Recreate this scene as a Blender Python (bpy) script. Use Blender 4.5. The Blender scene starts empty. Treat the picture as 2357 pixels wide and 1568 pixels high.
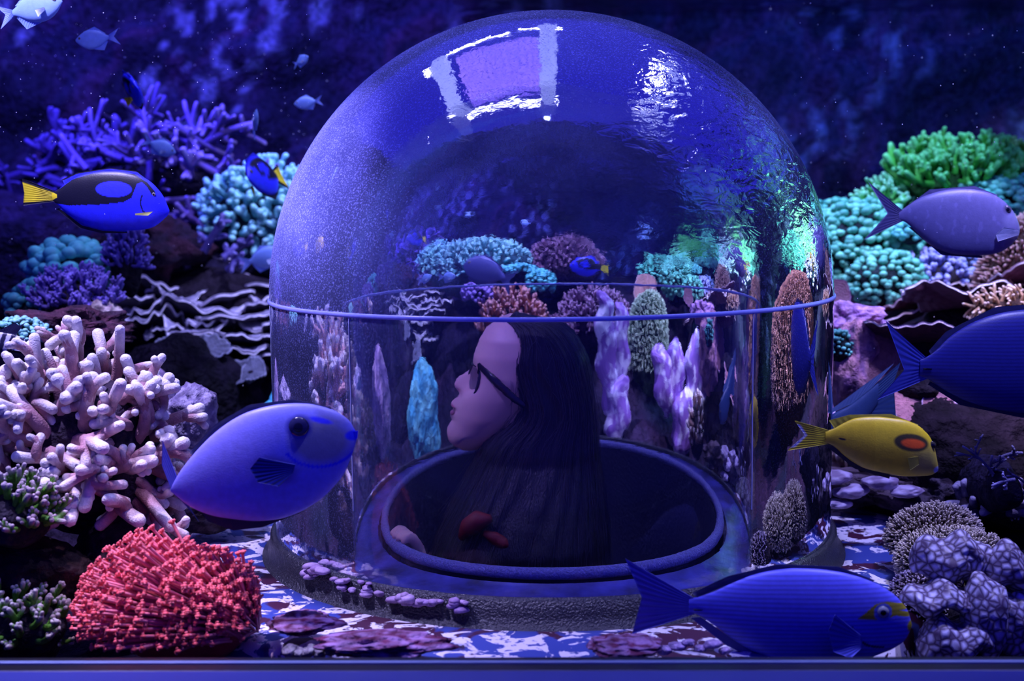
import bpy, math, random
import numpy as np
from mathutils import Matrix, Vector

# ------------------------------------------------------------------ camera, light, exposure
sc = bpy.context.scene
COL = sc.collection
R = .45; HS = .373                                  # acrylic dome: radius, height of its seam
FPX = 3028.; CAM_Y = -2.139; CAM_Z = .5265
PITCH, ROLL = math.radians(6.088), math.radians(.652); YAW = math.atan(88.6/3028)
def _Rx(a): c, s = math.cos(a), math.sin(a); return np.array([[1,0,0],[0,c,-s],[0,s,c]])
def _Rz(a): c, s = math.cos(a), math.sin(a); return np.array([[c,-s,0],[s,c,0],[0,0,1]])
CM = _Rz(YAW) @ _Rx(math.pi/2-PITCH) @ _Rz(-ROLL)
CO = np.array([0, CAM_Y, CAM_Z])
cam_d = bpy.data.cameras.new('camera'); cam = bpy.data.objects.new('camera', cam_d); COL.objects.link(cam)
m4 = np.eye(4); m4[:3,:3] = CM; m4[:3,3] = CO
cam.matrix_world = Matrix(m4.tolist())
cam_d.sensor_width = 36; cam_d.lens = 36*FPX/2357; cam_d.clip_start = .01; cam_d.clip_end = 50
cam_d.dof.use_dof = True; cam_d.dof.focus_distance = 1.95; cam_d.dof.aperture_fstop = 4.0
sc.camera = cam
sc.view_settings.view_transform = 'Standard'; sc.view_settings.look = 'None'
sc.view_settings.exposure = 0.0; sc.view_settings.gamma = 1.0; sc.view_settings.use_curve_mapping = False
sc.cycles.use_denoising = True
sc.cycles.max_bounces = 10; sc.cycles.transmission_bounces = 8; sc.cycles.glossy_bounces = 5
sc.cycles.diffuse_bounces = 2; sc.cycles.caustics_refractive = True; sc.cycles.caustics_reflective = False
sc.cycles.sample_clamp_indirect = 6.0

world = bpy.data.worlds.new('water_glow'); sc.world = world; world.use_nodes = True
bg = world.node_tree.nodes['Background']; bg.inputs[0].default_value = (.035, .03, 1, 1); bg.inputs[1].default_value = .42

def spot(name, loc, aim, power, color=(.50,.50,1), size=70, radius=.03, blend=.6):
    l = bpy.data.lights.new(name, 'SPOT'); l.energy = power; l.color = color
    l.spot_size = math.radians(size); l.spot_blend = blend; l.shadow_soft_size = radius
    o = bpy.data.objects.new(name, l); COL.objects.link(o); o.location = loc
    o.rotation_euler = (Vector(aim)-Vector(loc)).to_track_quat('-Z', 'Y').to_euler()
    return o
WB = (.40,.40,1); VB = (.10,.08,1); CB = (.25,.5,1)
spot('reef_spotlight', (-.95,-.45,1.62), (-.75,-.2,.1), 190, (.52,.46,1), 60)
spot('reef_spotlight', (-.70,.35,1.62), (-.75,.95,.2), 120, WB, 75)
spot('reef_spotlight', (.95,.3,1.62), (1.0,.95,.4), 105, (.32,.45,1), 75)
spot('reef_spotlight', (.85,-.45,1.62), (.75,-.1,.0), 120, WB, 60)
spot('reef_spotlight', (0,-.60,1.62), (-.1,-.56,0), 120, WB, 50)
spot('flower_coral_fill', (-.62,-.64,1.5), (-.50,-.5,.02), 44, (1,.62,.95), 16)  # added fill, whiter than the reef lamps, to brighten the pink coral
spot('fish_fill', (.62,-.62,1.5), (.49,-.37,.19), 16, (1,.95,.9), 15)  # added narrow fill to bring out the yellow tang
spot('plate_fill', (1.0,-.05,1.35), (.86,.50,.30), 60, (.62,.50,1), 48)  # added fill to brighten the plate corals on the right
spot('column_fill', (.85,.05,1.3), (1.30,.10,.2), 75, (.75,.55,.9), 60)  # added fill for the brown column mirrored in the dome wall
face = spot('face_fill', (-.75,-.75,1.45), (-.185,0,.215), 72, (.30,.21,1), 17, .03, .5)  # added narrow fill to brighten the girl's face, kept off her hair
face.data.cycles.is_caustics_light = True
spot('reef_spotlight', (0,.75,1.75), (0,1.3,.4), 150, WB, 90)
spot('actinic_spotlight', (-1.2,1.0,1.7), (-1.2,2.0,.8), 230, VB, 100)
spot('actinic_spotlight', (.9,1.3,1.10), (1.05,2.3,.85), 60, (.05,.10,1), 95)

spot('side_reef_fill', (1.6,.8,1.10), (2.45,1.0,.45), 240, (.40,.75,1), 110)  # added light on the out-of-frame reef, for its mirror image in the dome
spot('side_reef_fill', (1.6,1.5,1.10), (1.9,2.2,.3), 60, (.30,.5,1), 80)  # weaker added light on the back of that unseen reef
# ------------------------------------------------------------------ pixel <-> place helpers
def at(px, py, Y):
    """point of the place seen at photo pixel (px, py), at depth Y"""
    v = CM @ np.array([(px-1178.5)/FPX, -(py-784)/FPX, -1.])
    return CO + v*(Y-CO[1])/v[1]
def scale_at(Y): return (Y-CAM_Y)/FPX                # metres per photo pixel
def inside(px, py, Y):
    """the same through the water-to-air face of the round wall (straight part)"""
    v = CM @ np.array([(px-1178.5)/FPX, -(py-784)/FPX, -1.]); v /= np.linalg.norm(v)
    a = v[0]**2+v[1]**2; b = CO[0]*v[0]+CO[1]*v[1]; c = CO[0]**2+CO[1]**2-R*R
    t = (-b-math.sqrt(max(b*b-a*c, 0)))/a; p = CO+v*t; n = np.array([p[0], p[1], 0])/R
    e = 1/.75; k = -(v@n); d = e*v+(e*k-math.sqrt(max(1-e*e*(1-k*k), 0)))*n
    return p+d*(Y-p[1])/d[1]

# ------------------------------------------------------------------ object helpers
def link(name, data, parent=None, loc=None):
    o = bpy.data.objects.new(name, data); COL.objects.link(o)
    if parent is not None: o.parent = parent
    if loc is not None: o.location = loc
    return o
def tag(o, label=None, cat=None, group=None, kind=None):
    if label: o['label'] = label
    if cat: o['category'] = cat
    if group: o['group'] = group
    if kind: o['kind'] = kind
    return o
def thing(name, label, cat, loc=(0,0,0), group=None, rot=(0,0,0)):
    o = link(name, None, None, loc); o.rotation_euler = rot; o.empty_display_size = .02
    return tag(o, label, cat, group)
def mesh(name, V, F, mat, parent=None, col=None, smooth=True, loc=None):
    me = bpy.data.meshes.new(name); V = np.asarray(V, float)
    me.from_pydata(V.tolist(), [], [tuple(int(i) for i in f) for f in F]); me.materials.append(mat)
    if smooth: me.polygons.foreach_set('use_smooth', [True]*len(me.polygons))
    if col is not None:
        a = me.color_attributes.new('pigment', 'FLOAT_COLOR', 'POINT')
        c = np.ones((len(V), 4)); c[:, :3] = col; a.data.foreach_set('color', c.ravel())
    me.update()
    return link(name, me, parent, loc)
class Bag:
    """collects pieces of ONE mesh"""
    def __init__(s): s.V = []; s.F = []; s.C = []; s.n = 0
    def add(s, V, F, C=None):
        V = np.asarray(V, float); s.V.append(V)
        s.F += [tuple(i+s.n for i in f) for f in F]
        s.C.append(np.broadcast_to(np.array((1,1,1) if C is None else C, float), (len(V), 3)))
        s.n += len(V)
    def build(s, name, mat, parent=None, loc=(0,0,0), **k):
        return mesh(name, np.concatenate(s.V)-np.array(loc if parent is None else (0,0,0)), s.F, mat, parent, np.concatenate(s.C), loc=loc if parent is None else None, **k)

def fn(P, scale, seed=0, octaves=3):
    """smooth numeric noise, about -1..1"""
    P = np.atleast_2d(P); rs = np.random.RandomState(seed); out = np.zeros(len(P)); amp = 1; tot = 0
    for o in range(octaves):
        for k in range(5):
            d = rs.normal(size=3); d /= np.linalg.norm(d)
            out += amp*np.sin(P@d*scale*(2**o)*(.8+.5*rs.rand())+rs.rand()*6.28)
        tot += amp*2.2; amp *= .5
    return out/tot

def grid_faces(nu, nv, wrap_v=False, wrap_u=False):
    F = []
    for i in range(nu if wrap_u else nu-1):
        for j in range(nv if wrap_v else nv-1):
            a = i*nv+j; b = i*nv+(j+1)%nv; c = ((i+1)%nu)*nv+(j+1)%nv; d = ((i+1)%nu)*nv+j
            F.append((a, b, c, d))
    return F
def tube(P, r, sides=8, c0=(1,1,1), c1=None, tip=.35, bump=0, seed=0, cap0=False):
    """round tube along P (n x 3) with radii r; the far end closes in a dome; colour runs c0 -> c1 over the last share TIP"""
    P = np.asarray(P, float); n = len(P); r = np.broadcast_to(np.asarray(r, float), (n,)).copy()
    T = np.gradient(P, axis=0); T /= np.linalg.norm(T, axis=1)[:, None]+1e-12
    up = np.array([0,0,1.]) if abs(T[0][2]) < .9 else np.array([1.,0,0])
    A = []; u = np.cross(T[0], up); u /= np.linalg.norm(u)
    for t in T:
        u = u-t*(u@t); u /= np.linalg.norm(u)+1e-12; A.append(u.copy())
    A = np.array(A); B = np.cross(T, A)
    e = [(.5, .87), (.85, .5)]
    Pc = list(P); rc = list(r); Ac = list(A); Bc = list(B); s = list(np.linspace(0, 1, n))
    for k, q in e:
        Pc.append(P[-1]+T[-1]*r[-1]*k); rc.append(r[-1]*q); Ac.append(A[-1]); Bc.append(B[-1]); s.append(1)
    Pc, rc, Ac, Bc, s = map(np.array, (Pc, rc, Ac, Bc, s))
    th = np.linspace(0, 2*np.pi, sides, endpoint=False)
    V = Pc[:, None]+rc[:, None, None]*(np.cos(th)[None, :, None]*Ac[:, None]+np.sin(th)[None, :, None]*Bc[:, None])
    if bump:
        q = V.reshape(-1, 3); nn = (V-Pc[:, None]).reshape(-1, 3)
        q += nn*(bump*fn(q, 2.2/max(r.mean(), 1e-4), seed, 2))[:, None]; V = q.reshape(V.shape)
    m = len(Pc); V = V.reshape(-1, 3)
    V = np.vstack([V, P[-1]+T[-1]*r[-1]]); F = grid_faces(m, sides, wrap_v=True)
    F += [((m-1)*sides+j, (m-1)*sides+(j+1) % sides, m*sides) for j in range(sides)]
    if cap0: F.append(tuple(range(sides))[::-1])
    c0 = np.array(c0, float); c1 = c0 if c1 is None else np.array(c1, float)
    k = np.clip((s-(1-tip))/max(tip, 1e-6), 0, 1)[:, None]; k = k*k*(3-2*k)
    C = c0*(1-k)+c1*k; C = np.repeat(C, sides, 0); C = np.vstack([C, c1])
    return V, F, C
_ico = {}
def ico(sub=2):
    if sub not in _ico:
        import bmesh
        bm = bmesh.new(); bmesh.ops.create_icosphere(bm, subdivisions=sub, radius=1)
        bm.verts.ensure_lookup_table()
        _ico[sub] = (np.array([v.co[:] for v in bm.verts]), [tuple(v.index for v in f.verts) for f in bm.faces]); bm.free()
    return _ico[sub]
def blob(c, rad, sub=4, amp=.2, scale=3, seed=0, col=(1,1,1), col2=None, octaves=4):
    V, F = ico(sub); n = fn(V*1.0, scale, seed, octaves)
    P = V*(1+amp*n)[:, None]*np.array(rad)+np.array(c)
    if col2 is None: return P, F, col
    k = np.clip(.5+1.2*fn(V, scale*2.1, seed+5, 3), 0, 1)[:, None]
    return P, F, np.array(col)*(1-k)+np.array(col2)*k
def in_poly(x, y, poly):
    p = np.array(poly, float); ins = np.zeros(np.shape(x), bool); j = len(p)-1
    for i in range(len(p)):
        c = ((p[i,1] > y) != (p[j,1] > y)) & (x < (p[j,0]-p[i,0])*(y-p[i,1])/(p[j,1]-p[i,1]+1e-12)+p[i,0])
        ins ^= c; j = i
    return ins

# ------------------------------------------------------------------ materials
def nodes_of(name):
    m = bpy.data.materials.new(name); m.use_nodes = True; nt = m.node_tree
    b = nt.nodes['Principled BSDF']; return m, nt, b
def N(nt, t, **k):
    n = nt.nodes.new(t)
    for a, v in k.items():
        if a.startswith('_'): setattr(n, a[1:], v)
        else: n.inputs[a.replace('__', ' ')].default_value = v
    return n
def pigment_mat(name, rough=.6, bump=.3, bscale=300, mottle=.25, mscale=60, spec=.4, sss=0, wave=0, kind='noise', dist=.002, coat=0, gain=1):
    """colour comes from each mesh's pigment attribute, broken up by fine mottling"""
    m, nt, b = nodes_of(name)
    a = N(nt, 'ShaderNodeVertexColor'); a.layer_name = 'pigment'
    tc = N(nt, 'ShaderNodeTexCoord')
    n1 = N(nt, 'ShaderNodeTexNoise', Scale=mscale, Detail=4.0); nt.links.new(tc.outputs['Object'], n1.inputs['Vector'])
    mr = N(nt, 'ShaderNodeMapRange'); mr.inputs[1].default_value = .3; mr.inputs[2].default_value = .7
    mr.inputs[3].default_value = (1-mottle)*gain; mr.inputs[4].default_value = (1+mottle*.6)*gain
    nt.links.new(n1.outputs['Fac'], mr.inputs[0])
    mx = N(nt, 'ShaderNodeVectorMath', _operation='SCALE'); nt.links.new(a.outputs['Color'], mx.inputs[0]); nt.links.new(mr.outputs[0], mx.inputs['Scale'])
    nt.links.new(mx.outputs[0], b.inputs['Base Color'])
    b.inputs['Roughness'].default_value = rough; b.inputs['Specular IOR Level'].default_value = spec
    if coat: b.inputs['Coat Weight'].default_value = coat
    if bump:
        if kind == 'voronoi': n2 = N(nt, 'ShaderNodeTexVoronoi', Scale=bscale); out = n2.outputs['Distance']
        else: n2 = N(nt, 'ShaderNodeTexNoise', Scale=bscale, Detail=3.0); out = n2.outputs['Fac']
        nt.links.new(tc.outputs['Object'], n2.inputs['Vector'])
        bp = N(nt, 'ShaderNodeBump', Strength=bump, Distance=dist); nt.links.new(out, bp.inputs['Height']); nt.links.new(bp.outputs[0], b.inputs['Normal'])
    if sss: b.inputs['Subsurface Weight'].default_value = sss; b.inputs['Subsurface Radius'].default_value = (.01,.005,.004); b.inputs['Subsurface Scale'].default_value = .3
    return m
def flat_mat(name, color, rough=.5, spec=.5, metal=0, bump=0, bscale=200, coat=0):
    m, nt, b = nodes_of(name); b.inputs['Base Color'].default_value = (*color, 1); b.inputs['Roughness'].default_value = rough
    b.inputs['Specular IOR Level'].default_value = spec; b.inputs['Metallic'].default_value = metal; b.inputs['Coat Weight'].default_value = coat
    if bump:
        tc = N(nt, 'ShaderNodeTexCoord'); n2 = N(nt, 'ShaderNodeTexNoise', Scale=bscale, Detail=3.0); nt.links.new(tc.outputs['Object'], n2.inputs['Vector'])
        bp = N(nt, 'ShaderNodeBump', Strength=bump, Distance=.003); nt.links.new(n2.outputs['Fac'], bp.inputs['Height']); nt.links.new(bp.outputs[0], b.inputs['Normal'])
    return m
def glow_mat(name, color, strength):
    m, nt, b = nodes_of(name); b.inputs['Base Color'].default_value = (0,0,0,1); b.inputs['Emission Color'].default_value = (*color, 1); b.inputs['Emission Strength'].default_value = strength
    return m
M_coral = pigment_mat('stony_coral', .55, .5, 420, .25, 90, kind='voronoi', dist=.0012)
M_fine = pigment_mat('fine_coral', .6, .2, 700, .3, 160)
M_soft = pigment_mat('soft_coral', .5, .15, 300, .15, 60)
M_rock = pigment_mat('reef_rock', .8, 1.0, 60, .6, 40, dist=.016, gain=.42, spec=.12)  # gain darkens every pigment here to stand in for deep reef shade
M_lit = pigment_mat('crusted_rock', .75, .9, 80, .5, 34, dist=.012)
M_plate = pigment_mat('plate_coral', .6, .7, 380, .3, 70, kind='voronoi', dist=.002)
M_fish = pigment_mat('fish_skin', .42, .10, 500, .10, 120, spec=.5)
M_fin = pigment_mat('fish_fin', .5, .05, 300, .08, 60)
M_eye = flat_mat('fish_eye', (.004,.004,.006), .08, .8)

# ------------------------------------------------------------------ the dome of clear acrylic
def dome_material():
    m, nt, b = nodes_of('clear_acrylic'); nt.nodes.remove(b)
    out = nt.nodes['Material Output']
    g = N(nt, 'ShaderNodeBsdfGlass', Roughness=0.0, IOR=.75); g.inputs['Color'].default_value = (.97,.98,1,1)
    tc = N(nt, 'ShaderNodeTexCoord')
    # soft waviness of the cast acrylic, strongest on the right shoulder, absent low down
    w = N(nt, 'ShaderNodeTexNoise', Scale=38.0, Detail=3.0, Distortion=.6)
    mp = N(nt, 'ShaderNodeMapping'); mp.inputs['Scale'].default_value = (1,1,1.8)
    nt.links.new(tc.outputs['Object'], mp.inputs['Vector']); nt.links.new(mp.outputs[0], w.inputs['Vector'])
    sx = N(nt, 'ShaderNodeSeparateXYZ'); nt.links.new(tc.outputs['Object'], sx.inputs[0])
    rx = N(nt, 'ShaderNodeMapRange'); rx.inputs[1].default_value = .02; rx.inputs[2].default_value = .28; rx.inputs[3].default_value = .06; rx.inputs[4].default_value = 1
    rz = N(nt, 'ShaderNodeMapRange'); rz.inputs[1].default_value = .42; rz.inputs[2].default_value = .56
    nt.links.new(sx.outputs['X'], rx.inputs[0]); nt.links.new(sx.outputs['Z'], rz.inputs[0])
    mu = N(nt, 'ShaderNodeMath', _operation='MULTIPLY'); nt.links.new(rx.outputs[0], mu.inputs[0]); nt.links.new(rz.outputs[0], mu.inputs[1])
    st = N(nt, 'ShaderNodeMath', _operation='MULTIPLY_ADD'); nt.links.new(mu.outputs[0], st.inputs[0]); st.inputs[1].default_value = .5; st.inputs[2].default_value = .012
    bp = N(nt, 'ShaderNodeBump', Distance=.010); nt.links.new(st.outputs[0], bp.inputs['Strength']); nt.links.new(w.outputs['Fac'], bp.inputs['Height'])
    nt.links.new(bp.outputs[0], g.inputs['Normal'])
    # fine scratches and specks, thickened left and top to paint in blue light haze
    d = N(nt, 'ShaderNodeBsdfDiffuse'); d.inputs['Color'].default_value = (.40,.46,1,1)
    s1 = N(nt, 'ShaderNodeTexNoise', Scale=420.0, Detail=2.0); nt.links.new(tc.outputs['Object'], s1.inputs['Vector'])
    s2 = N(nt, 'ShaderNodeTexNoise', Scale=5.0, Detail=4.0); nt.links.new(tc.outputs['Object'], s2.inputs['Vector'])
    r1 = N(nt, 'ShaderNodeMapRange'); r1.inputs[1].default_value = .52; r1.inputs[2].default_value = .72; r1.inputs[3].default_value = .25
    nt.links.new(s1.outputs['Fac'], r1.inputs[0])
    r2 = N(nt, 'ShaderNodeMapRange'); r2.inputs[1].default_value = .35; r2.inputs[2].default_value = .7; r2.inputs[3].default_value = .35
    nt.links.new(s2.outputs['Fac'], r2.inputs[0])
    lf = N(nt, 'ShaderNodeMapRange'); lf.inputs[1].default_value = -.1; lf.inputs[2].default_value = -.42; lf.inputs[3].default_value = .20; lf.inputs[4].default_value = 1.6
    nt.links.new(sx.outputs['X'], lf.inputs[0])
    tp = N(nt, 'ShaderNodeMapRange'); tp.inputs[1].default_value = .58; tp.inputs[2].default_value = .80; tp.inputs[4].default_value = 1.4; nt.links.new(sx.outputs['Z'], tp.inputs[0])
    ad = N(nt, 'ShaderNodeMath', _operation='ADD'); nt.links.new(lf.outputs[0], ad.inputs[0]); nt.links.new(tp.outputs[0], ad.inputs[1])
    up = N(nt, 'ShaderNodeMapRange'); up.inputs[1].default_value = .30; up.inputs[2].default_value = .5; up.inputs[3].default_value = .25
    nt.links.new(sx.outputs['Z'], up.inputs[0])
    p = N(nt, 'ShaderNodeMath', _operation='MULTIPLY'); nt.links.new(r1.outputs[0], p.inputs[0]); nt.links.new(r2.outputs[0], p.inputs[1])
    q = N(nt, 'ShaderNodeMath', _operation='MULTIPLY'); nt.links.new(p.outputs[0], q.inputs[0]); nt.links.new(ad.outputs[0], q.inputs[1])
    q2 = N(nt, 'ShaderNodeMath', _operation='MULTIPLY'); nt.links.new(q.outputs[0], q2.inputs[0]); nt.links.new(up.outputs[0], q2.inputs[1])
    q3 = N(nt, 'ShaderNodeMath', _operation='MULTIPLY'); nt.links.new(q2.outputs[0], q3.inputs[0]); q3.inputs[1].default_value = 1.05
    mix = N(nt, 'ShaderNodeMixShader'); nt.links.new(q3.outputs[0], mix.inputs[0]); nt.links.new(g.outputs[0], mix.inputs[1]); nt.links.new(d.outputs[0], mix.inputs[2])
    nt.links.new(mix.outputs[0], out.inputs['Surface'])
    return m
M_dome = dome_material()
M_seam = pigment_mat('seam_glue', .25, 0, mottle=.1)
bub = thing('observation_bubble', 'large clear acrylic domed bubble the girl looks out from, standing on the tank floor', 'viewing dome', (0,0,0))
NS = 160
def revolve(prof, ns=NS, closed=False):
    prof = np.array(prof, float); t = np.linspace(0, 2*np.pi, ns, endpoint=False)
    V = np.stack([prof[:, None, 0]*np.cos(t), prof[:, None, 0]*np.sin(t), np.repeat(prof[:, 1:2], ns, 1)], -1).reshape(-1, 3)
    F = []; n = len(prof)
    for i in range(n if closed else n-1):
        for j in range(ns):
            a = i*ns+j; b = i*ns+(j+1) % ns; F.append((a, b, ((i+1) % n)*ns+(j+1) % ns, ((i+1) % n)*ns+j))
    return V, F
prof = [(R, .0), (R, .1), (R, .2), (R, .3), (R, HS)]+[(R*math.cos(a), HS+R*math.sin(a)) for a in np.linspace(0, math.pi/2, 64)[1:-1]]
V, F = revolve(prof); V = np.vstack([V, [0,0,HS+R]]); k = (len(prof)-1)*NS
F += [(k+j, k+(j+1) % NS, len(V)-1) for j in range(NS)]
shell = mesh('dome_shell', V, F, M_dome, bub); shell.cycles.is_caustics_caster = True
def ring(name, rad, z, rr, rz, mat, parent, col=(1,1,1), n=12):
    p = [(rad+rr*math.cos(a), z+rz*math.sin(a)) for a in np.linspace(0, 2*np.pi, n, endpoint=False)]
    V, F = revolve(p, closed=True); return mesh(name, V, F, mat, parent, np.tile(np.array(col, float), (len(V), 1)))
o = ring('glued_seam', R+.0012, HS, .0016, .0032, M_seam, bub, (.35,.4,.9)); tag(o, 'milky glued seam around the bubble')
for s, (a0, a1) in ((-1, (0,0)), (1, (0,0))):        # thin upright glue lines of the round wall
    x = .61*R*s; y = math.sqrt(R*R-x*x)
    P = [(x*(R+.0006)/R, -y*(R+.0006)/R, z) for z in np.linspace(.10, HS, 12)]
    V, F, C = tube(P, .0007, 6, (.6,.65,.9)); tag(mesh('upright_glue_line', V, F, M_seam, bub, C))

# black textured lip on which the bubble stands, and its pit
M_lip = pigment_mat('textured_black_plastic', .35, .9, 330, .3, 300, spec=.7, kind='noise', dist=.004)
M_pit = flat_mat('dark_pit_lining', (.03,.03,.10), .8, .3, bump=.6, bscale=160)
base = thing('bubble_base_ring', 'black textured ring collar that the clear bubble is seated in', 'base ring', (0,0,0))
V, F = revolve([(.449,-.02),(.449,.003),(.453,.006),(.459,.002),(.461,-.016),(.464,-.026),(.472,-.033),(.484,-.040)])
mesh('outer_collar', V, F, M_lip, base, np.tile((.014,.014,.024), (len(V), 1)))
V, F = revolve([(.449,-.004),(.40,-.003),(.392,.000)])
mesh('flange', V, F, pigment_mat('blue_flange', .3, .4, 60, .8, 22, spec=.6), base, np.tile((.07,.07,.36), (len(V), 1)))
p = [(.377+.0085*math.cos(a), .008+.0085*math.sin(a)) for a in np.linspace(0, 2*np.pi, 14, endpoint=False)]
V, F = revolve(p, closed=True); mesh('rolled_lip', V, F, M_lip, base, np.tile((.22,.22,.55), (len(V), 1)))
V, F = revolve([(.394,-.001),(.390,-.01),(.386,-.012)]); mesh('gasket', V, F, M_pit, base)
V, F = revolve([(.368,.004),(.366,-.1),(.366,-.62),(.30,-.70),(.01,-.70)]); mesh('pit_lining', V, F, M_pit, base)
def encrust(rnd, n, amin, amax, rmin, rmax, z, size, cols, up):
    B = Bag()
    for i in range(n):
        a = rnd.uniform(amin, amax); r = rnd.uniform(rmin, rmax); s = size*rnd.uniform(.5, 1.3)
        c = np.array((r*math.sin(a), -r*math.cos(a), z+rnd.uniform(0, up)))
        V, F = ico(2); q = V*np.array((s, s, s*.5)); q *= (1+.25*fn(V, 3, i, 2))[:, None]
        B.add(q+c, F, rnd.choice(cols))
    return B
rnd = random.Random(5)
for (a0, a1, n, z, up) in ((-50,-44,10,.012,.02), (-42,-33,16,.010,.018), (-31,-14,30,.008,.014)):
    o = encrust(rnd, n, math.radians(a0), math.radians(a1), .460, .466, z-.022, .0085, [(.42,.28,.45),(.5,.35,.55),(.35,.22,.42)], up).build('encrusting_crust', M_fine, base)
    tag(o, 'pinkish crust of tiny scallops on the black collar')

# ------------------------------------------------------------------ the setting: platform, floor, walls
def patch_material():
    m, nt, b = nodes_of('encrusted_blue_platform'); tc = N(nt, 'ShaderNodeTexCoord')
    def noise(scale, off, dist=0.0, detail=4.0):
        mp = N(nt, 'ShaderNodeMapping'); mp.inputs['Location'].default_value = (off, off*1.7, 0); nt.links.new(tc.outputs['Object'], mp.inputs['Vector'])
        n = N(nt, 'ShaderNodeTexNoise', Scale=scale, Detail=detail, Distortion=dist); nt.links.new(mp.outputs[0], n.inputs['Vector']); return n.outputs['Fac']
    def step(s, lo, hi):
        r = N(nt, 'ShaderNodeMapRange'); r.inputs[1].default_value = lo; r.inputs[2].default_value = hi; nt.links.new(s, r.inputs[0]); return r.outputs[0]
    def mixc(f, a, c):
        x = N(nt, 'ShaderNodeMix', _data_type='RGBA'); nt.links.new(f, x.inputs[0])
        if isinstance(a, tuple): x.inputs[6].default_value = (*a, 1)
        else: nt.links.new(a, x.inputs[6])
        if isinstance(c, tuple): x.inputs[7].default_value = (*c, 1)
        else: nt.links.new(c, x.inputs[7])
        return x.outputs[2]
    red = step(noise(9, 4.2, .8), .49, .53); wh = step(noise(19, 9.1, 1.2, 6.0), .505, .525); pit = step(noise(90, 1, 0), .36, .44)
    c = mixc(red, (.04,.07,.33), (.055,.004,.030)); 
    mu = N(nt, 'ShaderNodeMath', _operation='MULTIPLY'); nt.links.new(wh, mu.inputs[0]); nt.links.new(pit, mu.inputs[1])
    c = mixc(mu.outputs[0], c, (.95,.88,.95)); nt.links.new(c, b.inputs['Base Color']); b.inputs['Roughness'].default_value = .5
    bp = N(nt, 'ShaderNodeBump', Strength=.6, Distance=.004); nt.links.new(mu.outputs[0], bp.inputs['Height']); nt.links.new(bp.outputs[0], b.inputs['Normal'])
    return m
V, F = revolve([(.466,-.08),(.466,-.034),(.50,-.032),(.54,-.032),(.60,-.033),(.625,-.036),(.64,-.046),(.65,-.10)], 200)
a = np.arctan2(V[:,1], V[:,0]); rr = np.hypot(V[:,0], V[:,1])
V[:,0] *= 1+(rr > .6)*.03*np.sin(a*5+1); V[:,1] *= 1+(rr > .6)*.03*np.sin(a*7)
tag(mesh('trim_1', V, F, patch_material()), 'round blue platform ledge patched with white and maroon crust around the bubble', kind='structure')

def cols(P, pal, scale, seed):
    k = np.clip(.5+.9*fn(P, scale, seed, 3), 0, .999)*(len(pal)-1); i = k.astype(int); f = (k-i)[:, None]
    p = np.array(pal, float); return p[i]*(1-f)+p[np.minimum(i+1, len(pal)-1)]*f
nx, ny = 240, 190
xs = np.linspace(-2.8, 3.0, nx); ys = np.linspace(-.66, 2.7, ny)
X, Y = np.meshgrid(xs, ys, indexing='ij'); P = np.stack([X.ravel(), Y.ravel(), 0*X.ravel()], 1)
rr = np.hypot(P[:,0], P[:,1])
rise = np.clip((P[:,1]-.62)/.45, 0, 1); side = np.clip((np.abs(P[:,0])-.72)/.4, 0, 1)*np.clip((P[:,1]+.35)/.7, 0, 1)
z = -.10+np.maximum(rise*.30, side*.20)+np.clip((P[:,1]-1.2), 0, 2)*.12
P2 = P.copy(); z = z+(.03*fn(P2, 14, 3, 4)+.022*fn(P2, 40, 4, 2))*np.clip((rr-.55)*5, .15, 1)
z = np.where(rr < .52, -.9, z)
P[:,2] = z
C = cols(P, [(.02,.015,.04),(.05,.03,.08),(.08,.04,.10),(.03,.04,.08)], 9, 8)
tag(mesh('floor', P, grid_faces(nx, ny), M_rock, None, C), 'dark purple reef rock floor rising behind the bubble', kind='structure')

def wall(name, x0, x1, y0, y1, n, label, pal, seed):
    u = np.linspace(0, 1, n*2); w = np.linspace(-.1, 2.6, n); U, W = np.meshgrid(u, w, indexing='ij'); U = U.ravel(); W = W.ravel()
    P = np.stack([x0+(x1-x0)*U, y0+(y1-y0)*U, W], 1); nrm = np.array([-(y1-y0), (x1-x0), 0.]); nrm /= np.linalg.norm(nrm)
    h = .10*fn(P, 5, seed, 5)+.03*fn(P, 34, seed+1, 3); P = P-nrm*h[:, None]
    C = cols(P, pal, 11, seed+2); spots = np.clip(fn(P, 48, seed+7, 2)*3.2-1.0, 0, 1)*np.clip(fn(P, 7, seed+9, 2)*2+.2, 0, 1)
    C = C*(1-spots[:, None])+np.array((.6,.7,1))*spots[:, None]
    tag(mesh(name, P, grid_faces(n*2, n), M_rock, None, C), label, kind='structure')
wall('wall_back', -2.9, 3.1, 2.35, 2.55, 110, 'dark blue reef rock wall at the back of the tank', [(.05,.05,.10),(.10,.07,.16),(.07,.08,.18),(.18,.09,.20),(.05,.05,.10)], 21)  # patchy rock tints, pushed bluer to stand in for the water's haze
wall('wall_left', -2.6, -2.75, -.7, 2.7, 70, 'dark reef rock side wall of the tank', [(.04,.04,.08),(.10,.08,.16),(.05,.05,.09)], 31)
wall('wall_right', 2.75, 2.6, 2.7, -.7, 70, 'dark reef rock side wall of the tank with green growth', [(.03,.04,.06),(.05,.10,.12),(.04,.05,.08)], 41)

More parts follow.
